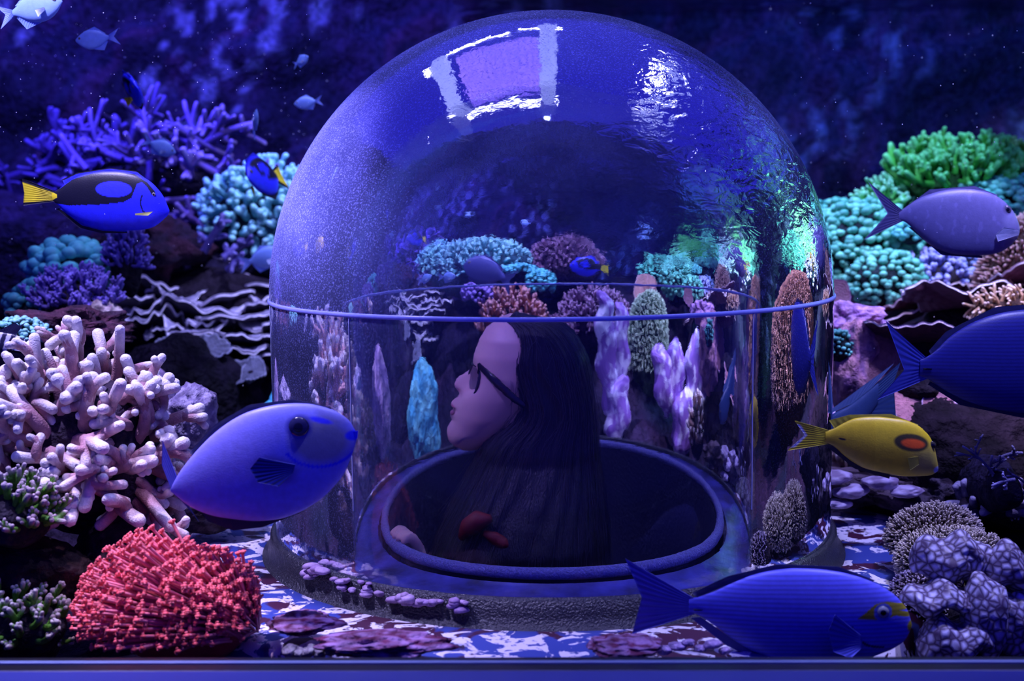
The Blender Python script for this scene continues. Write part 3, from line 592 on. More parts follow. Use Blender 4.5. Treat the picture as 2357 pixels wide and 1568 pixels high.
def fuzz(label, c, rad, n, c0, c1, seed, name='carpet_coral', L=.010, r=.0013, cat='coral', group=None):
    t = thing(name, label, cat, c, group); rad = np.array(rad); V, F = ico(4)
    mesh('coral_mound', V*(1+.06*fn(V, 3, seed))[:, None]*rad, F, M_rock, t, np.tile(np.array(c0)*.5, (len(V), 1))); B = Bag(); rs = np.random.RandomState(seed)
    for d in fib_dirs(n, seed, -.35, .5):
        p = d*rad*(1+.06*fn(d[None], 3, seed)[0]); q = np.array([p, p+unit(d/rad+rs.normal(size=3)*.25*np.linalg.norm(d/rad))*L*rs.uniform(.6, 1.2)]); q = np.vstack([q[0], (q[0]+q[1])/2+rs.normal(size=3)*.0006, q[1]])
        j = rs.uniform(.6, 1.2); V, F, C = tube(q, r, 5, np.array(c0)*j, np.array(c1)*j, .5); B.add(V, F, C)
    tag(mesh('tentacles', np.concatenate(B.V), B.F, M_fine, t, np.concatenate(B.C)), kind='stuff'); return t
fuzz('sandy fuzzy coral mound right of the platform, the rear one', at(2150, 1240, -.20), (.062,.05,.045), 1300, (.20,.15,.12), (.70,.60,.50), 71)
fuzz('sandy fuzzy coral mound right of the platform, the front one', at(2200, 1300, -.27), (.080,.06,.045), 1500, (.22,.18,.14), (.80,.70,.58), 72)
fuzz('dark tufted gravel coral in front of the fuzzy mounds by the fish face', at(2110, 1400, -.35), (.035,.04,.05), 700, (.12,.08,.12), (.6,.5,.6), 73, L=.005)
# white-netted leaf coral, lower right
def net_material():
    m, nt, b = nodes_of('netted_white_coral'); tc = N(nt, 'ShaderNodeTexCoord')
    v = N(nt, 'ShaderNodeTexVoronoi', _feature='DISTANCE_TO_EDGE', Scale=88.0); nt.links.new(tc.outputs['Object'], v.inputs['Vector'])
    r = N(nt, 'ShaderNodeMapRange'); r.inputs[1].default_value = .03; r.inputs[2].default_value = .36; nt.links.new(v.outputs[0], r.inputs[0])
    x = N(nt, 'ShaderNodeMix', _data_type='RGBA'); nt.links.new(r.outputs[0], x.inputs[0]); x.inputs[6].default_value = (.07,.04,.10,1); x.inputs[7].default_value = (.62,.60,.85,1)
    nt.links.new(x.outputs[2], b.inputs['Base Color']); b.inputs['Roughness'].default_value = .5
    bp = N(nt, 'ShaderNodeBump', Strength=.25, Distance=.002); nt.links.new(r.outputs[0], bp.inputs['Height']); nt.links.new(bp.outputs[0], b.inputs['Normal'])
    return m
M_net = net_material()
for k, (x, y, Y, a, b, c_, lab) in enumerate(((2190,1285,-.42,.048,.035,.034,'white netted leaf coral lobe, topmost of the cluster'), (2165,1375,-.45,.050,.035,.022,'white netted leaf coral lobe under the topmost, beside the fish face'), (2320,1310,-.42,.034,.03,.034,'white netted leaf coral lobe at the right edge'),
        (2270,1420,-.46,.030,.03,.055,'upright white netted leaf coral lobe in the middle of the cluster'), (2190,1470,-.46,.050,.035,.030,'shaded netted leaf coral lobe lowest by the window frame'), (2350,1440,-.44,.035,.03,.05,'dim netted leaf coral lobe in the bottom right corner'))):
    P, F, C = blob((0,0,0), (a, b, c_), 5, .22, 2.6, 80+k, (1,1,1)); P[:, 2] += .006*np.sin(P[:, 0]*130+k)
    tag(mesh('netted_leaf_coral', P, F, M_net, None, C, loc=at(x, y, Y)), lab, 'coral', 'white netted leaf corals')
rock('reef_rock', 'dark rock under the netted leaf corals', at(2290, 1480, -.38), (.13,.09,.05), 90, (.03,.02,.04), (.07,.05,.08))

# --- the reef behind the bubble, seen small through its air
colony('table_coral', 'mint table coral seen through the bubble at the left above the plates', 'coral', (-.46,1.32,.44), (.40,.26,.19), 420, .040, .0095, (.10,.40,.42), (.45,.95,.85), 101, forks=1, parts=False, depth=1, upw=.3, zmin=-.15, front=.5, base=(.04,.12,.16))
colony('table_coral', 'brown twiggy table coral seen through the bubble behind the middle', 'coral', (.10,1.50,.44), (.26,.22,.20), 260, .050, .0060, (.20,.09,.17), (.48,.28,.44), 102, forks=2, parts=False, depth=1, upw=.4, zmin=-.1, base=(.07,.03,.08))
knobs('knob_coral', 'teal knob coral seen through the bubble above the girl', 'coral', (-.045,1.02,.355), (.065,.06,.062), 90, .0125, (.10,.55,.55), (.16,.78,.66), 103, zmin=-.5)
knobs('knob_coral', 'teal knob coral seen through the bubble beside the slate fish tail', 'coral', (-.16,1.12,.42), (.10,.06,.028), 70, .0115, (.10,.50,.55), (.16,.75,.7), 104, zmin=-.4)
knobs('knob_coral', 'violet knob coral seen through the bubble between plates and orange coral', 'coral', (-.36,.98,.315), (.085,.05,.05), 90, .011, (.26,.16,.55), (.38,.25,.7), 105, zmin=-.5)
colony('orange_finger_coral', 'orange brown finger coral seen through the bubble over the girl', 'coral', (-.185,.95,.19), (.15,.10,.11), 100, .060, .0062, (.36,.10,.05), (.95,.50,.45), 106, forks=3, upw=.9, curl=.5, zmin=-.2, depth=1, knob=1.2, tip=.22, base=(.05,.02,.03))
colony('twiggy_coral', 'mauve twiggy coral seen through the bubble right of the seam middle', 'coral', (.22,.98,.22), (.17,.10,.10), 190, .045, .0048, (.20,.08,.17), (.62,.38,.55), 107, forks=3, parts=False, upw=.6, depth=1, zmin=-.3, base=(.05,.02,.05))
colony('twiggy_coral', 'dark maroon twiggy coral seen through the bubble just behind the girl hair', 'coral', (.03,.86,.17), (.07,.05,.05), 70, .03, .004, (.16,.06,.12), (.35,.16,.28), 108, forks=2, parts=False)
colony('green_staghorn_coral', 'green antler coral seen through the bubble at the right', 'coral', (1.0,1.30,.50), (.15,.10,.07), 120, .06, .0085, (.06,.50,.10), (.25,.90,.40), 109, forks=2, parts=False, upw=.7, base=(.02,.13,.07))
knobs('knob_coral', 'teal knob coral seen through the bubble beneath the green antler coral', 'coral', (.70,1.12,.41), (.20,.10,.10), 320, .0105, (.06,.45,.30), (.20,.78,.48), 110, zmin=-.6)
plates('rust_plate_coral', 'tan plate coral seen through the bubble under the teal knobs', 'coral', (.50,1.0,.33), [(0,0,-.01,.075,.10,.95,.15), (.03,-.02,.035,.03,.035,1.0,.1)], 111, (.46,.22,.18), (.75,.45,.5), wav=.08, cup=.05, thick=.006, ruff=.5)
plates('rust_plate_coral', 'dark maroon ledge with white rim seen through the bubble at the right', 'coral', (.84,.80,.27), [(0,0,.02,.12,.10,-.28,-.1), (-.08,-.02,-.02,.09,.07,-.3,-.35), (.18,0,.05,.12,.1,-.25,0)], 112, (.35,.14,.18), (1,.8,.85), wav=.25, cup=.05, thick=.007, ruff=1.0, rimw=.06, under=(.13,.05,.08), stalk=(.06,.06,-.12,.14,.08,.12))
fuzz('lime tinted bristly coral column seen through the bubble right of the girl', (.47,.84,.16), (.10,.07,.16), 1500, (.16,.30,.16), (.75,.95,.62), 113, L=.016, r=.0022)
fuzz('brown bristly coral column seen through the right wall of the bubble', (1.34,.10,.19), (.17,.34,.27), 3000, (.42,.22,.13), (.95,.65,.50), 114, L=.022, r=.0028)
fuzz('brown bristly coral further back seen through the bubble at the right', (1.02,.70,.30), (.10,.08,.17), 900, (.36,.20,.16), (.75,.5,.45), 115, L=.018, r=.0025)
# lavender mottled leather coral lobes behind the rim
def leather_material():
    m, nt, b = nodes_of('mottled_leather_coral'); tc = N(nt, 'ShaderNodeTexCoord'); n = N(nt, 'ShaderNodeTexNoise', Scale=26.0, Detail=2.0, Distortion=.4); nt.links.new(tc.outputs['Object'], n.inputs['Vector'])
    r = N(nt, 'ShaderNodeMapRange'); r.inputs[1].default_value = .47; r.inputs[2].default_value = .62; nt.links.new(n.outputs['Fac'], r.inputs[0])
    x = N(nt, 'ShaderNodeMix', _data_type='RGBA'); nt.links.new(r.outputs[0], x.inputs[0]); x.inputs[6].default_value = (.30,.14,.50,1); x.inputs[7].default_value = (.90,.85,1,1)
    nt.links.new(x.outputs[2], b.inputs['Base Color']); b.inputs['Roughness'].default_value = .5; return m
M_lea = leather_material()
def leather(label, c, lobes, seed):
    t = thing('leather_coral', label, 'coral', c, 'mottled leather corals behind the bubble')
    for k, (x, y, z, a, b, h, tilt) in enumerate(lobes):
        P, F, C = blob((0,0,0), (a, b, h), 5, .20, 2.4, seed+k, (1,1,1)); P[:, 0] += .010*np.sin(P[:, 2]*60+k); P = P@np.array([[math.cos(tilt),0,math.sin(tilt)],[0,1,0],[-math.sin(tilt),0,math.cos(tilt)]]).T
        mesh('lobe', P+np.array((x, y, z)), F, M_lea, t, C)
    return t
leather('tall mottled lavender leather coral seen through the bubble behind the girl hair', (.26,.72,.115), [(-.03,0,.04,.045,.03,.17,-.1), (.03,.01,.02,.04,.03,.15,.05), (.02,-.02,-.10,.05,.03,.09,.2)], 120)
leather('wide mottled lavender leather coral seen through the bubble right of the girl', (.60,.66,.05), [(-.12,0,.05,.05,.03,.10,-.3), (-.03,.02,.06,.055,.03,.10,.1), (.08,0,.05,.06,.035,.12,.0), (.01,-.03,-.06,.07,.04,.09,.3), (.16,.02,-.04,.05,.03,.10,.1)], 130)
rock('reef_rock', 'teal lit rock seen through the bubble beside the girl chin', (-.53,.56,.03), (.085,.06,.13), 140, (.06,.42,.55), (.16,.60,.60), amp=.25, scale=4)
rock('reef_rock', 'violet sandy rock seen through the bubble at the far left', (-.78,.42,.06), (.07,.08,.14), 141, (.5,.36,.52), (.22,.15,.32))
rock('reef_rock', 'dark arch rock seen through the bubble behind the girl', (-.35,.98,.0), (.40,.16,.19), 142, (.010,.008,.03), (.03,.02,.07))
rock('reef_rock', 'dark base rock seen through the bubble at the right', (.75,1.02,.02), (.38,.16,.19), 143, (.015,.010,.03), (.04,.02,.06))
colony('finger_coral', 'small tan finger coral seen through the bubble by the right glue line', 'coral', (.62,.50,.0), (.05,.05,.08), 40, .03, .0075, (.30,.18,.16), (.85,.70,.65), 144, forks=1, zmin=-.3, upw=.9)
rock('pink_crust_rock', 'pink violet round rock seen through the lower right of the bubble', (.92,.25,.03), (.06,.06,.07), 145, (.60,.36,.62), (.42,.24,.5), amp=.1, scale=8)
fuzz('greenish tufted coral low in the right wall of the bubble', (.80,.12,.0), (.07,.06,.05), 600, (.25,.28,.2), (.7,.72,.55), 146, L=.008, r=.0018)

# --- reef on the right, outside the frame but mirrored in the shoulder of the bubble
for k, (x, y, z, r1, col, col2, lab) in enumerate(((2.42,.55,.62,.26,(.10,.65,.40),(.3,.9,.5),'teal knob coral mirrored green in the right shoulder of the bubble, lower streak'), (2.45,1.15,.70,.28,(.25,.80,.25),(.5,.95,.4),'lime knob coral mirrored green in the right shoulder of the bubble, upper streak'), (2.30,1.70,.60,.26,(.7,.7,.85),(.5,.5,.7),'pale knob coral mirrored white in the right shoulder of the bubble'),
        (1.95,2.15,.62,.26,(.12,.65,.45),(.3,.9,.6),'teal knob coral mirrored at the outer edge of the bubble shoulder'), (2.05,.95,.42,.18,(.7,.45,.6),(.8,.6,.8),'pink knob coral mirrored violet in the right shoulder of the bubble'))):
    knobs('knob_coral', lab, 'coral', (x, y, z), (r1, r1*1.2, r1*.9), 150, r1*.12, col, col2, 200+k, zmin=-.7, front=2)

for k, (x, y, Y, a, b_, lab) in enumerate(((880,1475,-.60,.085,.020,'low maroon crust hump in front of the bubble, middle of the ledge'), (700,1425,-.52,.05,.016,'low maroon crust hump beside the pink flower coral'), (1440,1478,-.60,.05,.014,'low maroon crust hump under the big fish tail'))):
    rock('crust_mound', lab, at(x, y+8, Y), (a*.85, .035, b_*.65), 300+k, (.16,.018,.07), (.45,.25,.45), amp=.3, scale=6, mat=M_lit)
rnd = random.Random(3)
for k in range(9):
    x = (1450,1478,1502,1530,1560,1585,1612,1640,1668)[k]; y = 1478+(k*37) % 23; s = .006+.003*rnd.random()
    P, F, C = blob((0,0,0), (s*1.3, s, s*.7), 3, .25, 4, 400+k, (.62,.45,.72), (.4,.28,.5))
    tag(mesh('crust_lump', P, F, M_lit, None, C, loc=at(x, y, -.58)), 'small violet crust lump on the ledge, '+('first from the left','second from the left','third from the left','fourth from the left','in the middle of the row','fourth from the right','third from the right','second from the right','first from the right')[k], 'crust', 'violet crust lumps on the ledge')
# ------------------------------------------------------------------ fish
def interp_outline(pts, xs):
    p = np.array(sorted(pts), float); # smooth monotone interpolation along x
    x = p[:, 0]; y = p[:, 1]; m = np.gradient(y, x); i = np.clip(np.searchsorted(x, xs)-1, 0, len(x)-2); h = x[i+1]-x[i]; t = np.clip((xs-x[i])/h, 0, 1)
    d = (y[i+1]-y[i])/h; m0 = np.clip(m[i], -3*abs(d)-.05, 3*abs(d)+.05); m1 = np.clip(m[i+1], -3*abs(d)-.05, 3*abs(d)+.05)
    return (2*t**3-3*t**2+1)*y[i]+(t**3-2*t**2+t)*h*m0+(-2*t**3+3*t**2)*y[i+1]+(t**3-t**2)*h*m1
def fish(name, label, cat, top, bot, colf, fins, eye, Y=None, s=None, thick=.32, group=None, nx=220, nf=150, loc=None, rot=(0,0,0), lens=True, eye_ring=(.25,.22,.2), mat=None):
    """outlines are traced left to right in pixels (y down); top and bot share their end points' x"""
    T = np.array(top, float); Bt = np.array(bot, float); x0 = min(T[:, 0].min(), Bt[:, 0].min()); x1 = max(T[:, 0].max(), Bt[:, 0].max())
    cx = (x0+x1)/2; cy = (T[:, 1].min()+Bt[:, 1].max())/2
    if s is None: s = scale_at(Y)
    if loc is None: loc = at(cx, cy, Y)
    root = thing(name, label, cat, loc, group, rot)
    u = (1-np.cos(np.linspace(0, np.pi, nx)))/2*.5+.5*np.linspace(0, 1, nx); xs = x0+(x1-x0)*(.004+.992*u)
    yt = interp_outline(top, xs); yb = interp_outline(bot, xs); mid = (yt+yb)/2; hh = np.maximum((yb-yt)/2, .4)
    w = hh*thick*1.0; w = np.minimum(w, hh.max()*thick)*np.where(True, 1, 1); w = np.minimum(w, thick*hh.max()*np.sqrt(np.clip((hh/hh.max()), 0, 1))*1.0)
    ph = np.linspace(0, 2*np.pi, nf, endpoint=False); cp, sp = np.cos(ph), np.sin(ph)
    px_ = np.repeat(xs[:, None], nf, 1); py_ = mid[:, None]-hh[:, None]*cp; dp = w[:, None]*np.sign(sp)*np.abs(sp)**.9
    L = lambda X, Yy, Dd: np.stack([(X-cx)*s, Dd*s, -(Yy-cy)*s], -1)
    V = L(px_, py_, dp).reshape(-1, 3); F = grid_faces(nx, nf, wrap_v=True); n = len(V)
    V = np.vstack([V, L(np.array([x0, x1]), np.array([mid[0], mid[-1]]), np.zeros(2))])
    F += [(j, (j+1) % nf, n) for j in range(nf)]+[((nx-1)*nf+(j+1) % nf, (nx-1)*nf+j, n+1) for j in range(nf)]
    C = colf(px_.ravel(), py_.ravel(), dp.ravel()); C = np.vstack([C, C[0:1], C[n-1:n]])
    mesh('body', V, F, mat or M_fish, root, C)
    for f in fins:
        nm, A, Bp, cf = f[:4]; d0 = f[4] if len(f) > 4 else 0; splay = f[5] if len(f) > 5 else 0
        A = np.array(A, float); Bp = np.array(Bp, float); na, nb = 40, 22
        def res(P): q = np.linspace(0, 1, len(P)); g = np.linspace(0, 1, na); return np.stack([np.interp(g, q, P[:, 0]), np.interp(g, q, P[:, 1])], 1)
        A, Bp = res(A), res(Bp); k = np.linspace(0, 1, nb); G = A[:, None]*(1-k)[None, :, None]+Bp[:, None]*k[None, :, None]
        th = (.0016/s)*(1-.75*k)*(1+.35*np.sin(np.linspace(0, 1, na)[:, None]*na*1.6)); th = np.minimum(th, 2.2)*np.ones((na, 1)); base = d0-splay*k
        Vf = L(G[..., 0], G[..., 1], base-th).reshape(-1, 3); Vb = L(G[..., 0], G[..., 1], base+th).reshape(-1, 3); m = na*nb; gf = grid_faces(na, nb)
        Fa = [q[::-1] for q in gf]+[tuple(i+m for i in q) for q in gf]
        ed = [i*nb for i in range(na)]+[(na-1)*nb+j for j in range(1, nb)]+[i*nb+nb-1 for i in range(na-2, -1, -1)]+[j for j in range(nb-2, 0, -1)]
        Fa += [(ed[i], ed[(i+1) % len(ed)], ed[(i+1) % len(ed)]+m, ed[i]+m) for i in range(len(ed))]
        c = cf(G[..., 0].ravel(), G[..., 1].ravel(), np.tile(k, na), np.repeat(np.linspace(0, 1, na), nb))
        mesh(nm, np.vstack([Vf, Vb]), Fa, M_fin, root, np.vstack([c, c]))
    if eye:
        ex, ey, er = eye; wi = float(np.interp(ex, xs, w)); hi = float(np.interp(ex, xs, hh)); mi = float(np.interp(ex, xs, mid)); dz = wi*math.sqrt(max(1-((ey-mi)/hi)**2, 0))**.9
        Ve, Fe = ico(3)
        for sd in (-1, 1):
            cc = np.array(eye_ring)*np.ones((len(Ve), 1)); r2 = np.hypot(Ve[:, 0], Ve[:, 2]); cc[r2 > .93] = np.array(eye_ring)*.2
            eb = mesh('eye', Ve*er*s*np.array((1,.42,1))+L(ex, ey, sd*(dz-.05*er)), Fe, M_eyes, root, cc)
            mesh('pupil', Ve*er*s*np.array((.62,.30,.62))+L(ex, ey, sd*(dz+.12*er)), Fe, M_eye, eb)
    return root
M_eyes = pigment_mat('fish_eyeball', .12, 0, mottle=0, spec=.8)
def cst(c): return lambda x, y, *a: np.tile(np.array(c, float), (len(x), 1))
def mixm(C, mask, c, soft=None):
    m = np.asarray(mask, float)[:, None]; return C*(1-m)+np.array(c)*m
def ell(x, y, cx, cy, a, b, rot=0, soft=.1):
    c, s_ = math.cos(rot), math.sin(rot); X = (x-cx)*c+(y-cy)*s_; Y_ = -(x-cx)*s_+(y-cy)*c
    return np.clip((1-np.sqrt((X/a)**2+(Y_/b)**2))/soft, 0, 1)
BLUE = (.03,.035,.95); BLACK = (.006,.006,.018); YEL = (.95,.80,.02)
# 1 blue tang at the left
def c_tang(x, y, d):
    C = np.tile(np.array(BLUE), (len(x), 1))
    blk = in_poly(x, y, [(363,444),(355,450),(345,432),(332,420),(322,425),(316,440),(310,456),(290,466),(240,471),(160,472),(100,462),(100,440),(140,432),(170,412),(215,400),(270,398),(315,402),(345,422)])
    C = mixm(C, blk, BLACK); C = mixm(C, ell(x, y, 269, 436, 43, 18.5, .04, .06), (.04,.045,1)); C = mixm(C, ell(x, y, 352, 498, 34, 22, .3, .8)*.25, (.12,.12,1))
    line = np.abs(np.hypot((x-352)/22, (y-468)/30)-1) < .07; C = mixm(C, line & (x < 345) & (y > 450), BLACK)
    C = mixm(C, (x < 132) & (np.abs(y-450) < (138-x)*.45+1), YEL); return C
def f_tail1(x, y, k, t):
    C = np.tile(np.array(YEL), (len(x), 1)); C = mixm(C, (t < .13) | (t > .88), BLACK); return C*(.85+.15*np.sin(t*60))[:, None]
fish('blue_tang', 'royal blue tang with black palette mark and yellow tail, swimming right at the left side', 'fish',
     [(118,442),(135,434),(155,420),(180,406),(215,397),(260,394),(300,398),(335,410),(362,432),(380,458),(391,486)],
     [(118,459),(135,474),(155,493),(190,515),(230,527),(280,531),(325,530),(355,522),(378,505),(387,496),(391,488)], c_tang,
     [('tail_fin', [(128,440),(126,450),(128,462)], [(50,408),(54,440),(50,471)], f_tail1),
      ('dorsal_fin', [(150,424),(180,407),(260,395),(320,403),(352,425)], [(144,412),(180,397),(255,387),(318,395),(354,424)], lambda x, y, k, t: mixm(np.tile(np.array(BLUE)*.8, (len(x), 1)), k > .75, BLACK)),
      ('anal_fin', [(138,476),(190,514),(235,527),(290,532)], [(128,480),(180,524),(232,537),(290,537)], lambda x, y, k, t: mixm(np.tile(np.array(BLUE)*.5, (len(x), 1)), k > .4, BLACK)),
      ('pectoral_fin', [(318,492),(318,496)], [(362,488),(350,497)], cst((.85,.85,.25)), -22, 10)], (359,449,4.5), Y=-.05, thick=.30)
# 2 big soft blue surgeonfish in front of the bubble
def c_big(x, y, d):
    C = np.tile(np.array((.27,.28,.90)), (len(x), 1)); k = np.clip((1130-y)/200, 0, 1)[:, None]; C = C*(1-.0*k)
    C = mixm(C, ell(x, y, 745, 1010, 82, 62, .1, .35)*.75, (.24,.25,.20)); C = mixm(C, ell(x, y, 770, 945, 60, 24, .5, .4)*.5, (.10,.10,.22))
    arc = np.abs(np.hypot((x-745)/86, (y-1008)/62)-1) < .05; C = mixm(C, arc & (y > 1035), (.03,.04,.9))
    C = mixm(C, ell(x, y, 748, 962, 34, 8, .25, .4), (.05,.05,.95)); C = mixm(C, ell(x, y, 822, 1000, 22, 14, 0, .3), (.03,.04,1))
    C = mixm(C, ell(x, y, 698, 976, 36, 32, 0, .3)*.8, (.03,.03,.35)); C = mixm(C, ell(x, y, 640, 1075, 60, 34, .3, .5)*.55, (.03,.04,.22)); return C
dk = lambda c: (lambda x, y, k, t: np.tile(np.array(c), (len(x), 1))*(1-.55*k)[:, None])
fish('surgeonfish', 'large soft-focus violet blue surgeonfish close to the glass in front of the bubble', 'fish',
     [(383,1126),(405,1090),(440,1046),(500,988),(560,950),(620,931),(680,924),(740,930),(790,950),(815,972),(830,1000)],
     [(383,1132),(430,1170),(470,1188),(530,1200),(590,1205),(650,1198),(710,1173),(765,1130),(805,1075),(822,1030),(830,1004)], c_big,
     [('tail_fin', [(402,1105),(386,1128),(392,1140)], [(366,1012),(362,1070),(386,1130)], cst((.10,.12,.6)), 0, -10),
      ('tail_lobe', [(386,1128),(392,1140),(420,1160)], [(400,1135),(425,1175),(447,1208)], cst((.06,.08,.35)), 0, -5),
      ('dorsal_fin', [(440,1048),(500,988),(580,942),(680,924),(770,940)], [(432,1040),(494,974),(575,928),(680,915),(768,934)], cst((.03,.035,.10))),
      ('anal_fin', [(455,1180),(530,1199),(600,1204),(690,1183)], [(470,1205),(530,1228),(600,1220),(696,1184)], cst((.03,.03,.05))),
      ('pectoral_fin', [(692,1060),(690,1066),(688,1074),(686,1080)], [(612,1040),(590,1066),(606,1098),(655,1108)], lambda x, y, k, t: np.tile(np.array((.03,.05,.4)), (len(x), 1))*(.6+.5*np.sin(t*55))[:, None], -52, 14),
      ('mouth', [(806,994),(806,1010)], [(832,990),(830,1008)], cst((.02,.03,1)), -4, 0)], (698,976,24), Y=-.52, thick=.27, eye_ring=(.03,.03,.09))
# 3 striped surgeonfish bottom right
def striped_skin(name, scale, amp):
    m = pigment_mat(name, .42, .08, 500, .08, 120, spec=.5); nt = m.node_tree; b = nt.nodes['Principled BSDF']; src = b.inputs['Base Color'].links[0].from_socket
    tc = N(nt, 'ShaderNodeTexCoord'); w = N(nt, 'ShaderNodeTexWave', _bands_direction='Z', Scale=scale, Distortion=3.5, Detail=2.0); w.inputs['Detail Scale'].default_value = .35
    mp = N(nt, 'ShaderNodeMapping'); mp.inputs['Scale'].default_value = (.35,1,1); nt.links.new(tc.outputs['Object'], mp.inputs[0]); nt.links.new(mp.outputs[0], w.inputs['Vector'])
    r = N(nt, 'ShaderNodeMapRange'); r.inputs[1].default_value = .25; r.inputs[2].default_value = .6; r.inputs[3].default_value = 1-amp; nt.links.new(w.outputs['Fac'], r.inputs[0])
    x = N(nt, 'ShaderNodeVectorMath', _operation='SCALE'); nt.links.new(src, x.inputs[0]); nt.links.new(r.outputs[0], x.inputs['Scale']); nt.links.new(x.outputs[0], b.inputs['Base Color']); return m
M_str = striped_skin('finely_striped_fish_skin', 58, .26)
def stripes(C, x, y, amp=.45, per=7.0): return C*(1-amp*(np.sin(y/per*6.283+2.2*np.sin(x/34)+np.sin(x/13+y/9)) > .35))[:, None]
def c_mask(x, y, d):
    C = np.tile(np.array((.17,.18,.92)), (len(x), 1))
    yl = in_poly(x, y, [(1966,1417),(1990,1400),(2012,1382),(2040,1378),(2090,1388),(2098,1400),(2070,1400),(2098,1408),(2095,1418),(2060,1412),(2030,1420),(2005,1418)])
    C = mixm(C, yl, (.42,.36,.02)); C = mixm(C, np.hypot((x-2029)/22, (y-1402)/20) < 1, (.12,.16,.6)); C = mixm(C, ell(x, y, 2100, 1441, 12, 16, 0, .3), (.75,.65,.02))
    arc = np.abs(np.hypot((x-2032)/76, (y-1432)/56)-1) < .045; return mixm(C, arc & (x < 2035) & (y > 1435), (.01,.01,.06))
ray = lambda c: (lambda x, y, k, t: np.tile(np.array(c), (len(x), 1))*(.85+.25*np.sin(t*70))[:, None])
fish('surgeonfish', 'violet blue surgeonfish with yellow eye mask and lips, cut by the bottom frame', 'fish',
     [(1578,1376),(1600,1371),(1640,1357),(1680,1338),(1730,1318),(1790,1305),(1860,1303),(1930,1311),(1990,1328),(2040,1353),(2075,1382),(2094,1410),(2103,1438)],
     [(1578,1408),(1600,1414),(1640,1440),(1690,1478),(1750,1512),(1820,1532),(1900,1538),(1970,1530),(2030,1510),(2068,1492),(2090,1472),(2103,1444)], c_mask,
     [('tail_fin', [(1592,1374),(1588,1392),(1594,1412)], [(1431,1278),(1470,1372),(1447,1461)], lambda x, y, k, t: ray((.12,.13,.62))(x, y, k, t)),
      ('dorsal_fin', [(1600,1372),(1680,1338),(1790,1305),(1930,1311),(2010,1336)], [(1588,1362),(1670,1322),(1786,1293),(1930,1299),(2014,1332)], cst((.03,.03,.12))),
      ('anal_fin', [(1608,1420),(1690,1478),(1750,1512)], [(1585,1422),(1670,1490),(1748,1528)], cst((.10,.11,.38))),
      ('pectoral_fin', [(1972,1448),(1974,1458),(1976,1468),(1974,1478)], [(1908,1392),(1893,1432),(1905,1480),(1945,1496)], lambda x, y, k, t: np.tile(np.array((.12,.14,.72)), (len(x), 1))*(.8+.3*np.sin(t*60))[:, None], -50, 20),
      ('tail_spine', [(1590,1398),(1592,1401)], [(1612,1400),(1611,1401)], cst((.01,.01,.04)), -10)], (2029,1402,15), Y=-.55, thick=.30, eye_ring=(.40,.42,.40), mat=M_str)
# 4 yellow fish with an orange shoulder patch
def c_yel(x, y, d):
    C = np.tile(np.array((.70,.52,.012)), (len(x), 1)); C = mixm(C, (x > 2010)*.5, (.80,.62,.02)); C = mixm(C, ell(x, y, 2130, 1060, 60, 50, 0, .7)*.6, (.26,.28,.10))
    C = mixm(C, ell(x, y, 2092, 1016, 44, 22, .15, .15), (.06,.05,.01)); C = mixm(C, ell(x, y, 2096, 1018, 31, 12, .15, .25), (1,.14,.01)); C = mixm(C, ell(x, y, 2158, 1083, 12, 10, 0, .3), (.4,.45,.6))
    return mixm(C, ell(x, y, 1936, 1008, 10, 3, .2, .3), (.03,.02,.01))
def f_yt(x, y, k, t): return mixm(np.tile(np.array((.85,.72,.02)), (len(x), 1))*(.85+.2*np.sin(t*50))[:, None], np.clip((k-.86)*12, 0, 1)*(t > .12)*(t < .9), (.80,.85,.85))
fish('orange_shoulder_tang', 'yellow tang with an orange shoulder patch swimming right at the right of the bubble', 'fish',
     [(1898,992),(1915,986),(1935,975),(1960,963),(2000,958),(2050,961),(2095,971),(2125,990),(2145,1018),(2155,1050),(2161,1080)],
     [(1898,1018),(1918,1026),(1940,1046),(1980,1074),(2030,1089),(2080,1098),(2120,1098),(2148,1094),(2161,1086)], c_yel,
     [('tail_fin', [(1910,990),(1906,1004),(1912,1020)], [(1828,966),(1852,1000),(1813,1036)], f_yt),
      ('dorsal_fin', [(1920,985),(1960,964),(2050,961),(2110,980)], [(1907,966),(1955,953),(2050,952),(2112,977)], cst((.34,.30,.02))),
      ('anal_fin', [(1915,1024),(1980,1074),(2050,1094)], [(1896,1022),(1968,1080),(2048,1104)], cst((.035,.03,.02))),
      ('pectoral_fin', [(2108,1048),(2110,1066)], [(2082,1050),(2088,1078)], cst((.20,.18,.02)), -20, 8)], (2143,1024,9), Y=-.37, thick=.34, eye_ring=(.05,.045,.02))
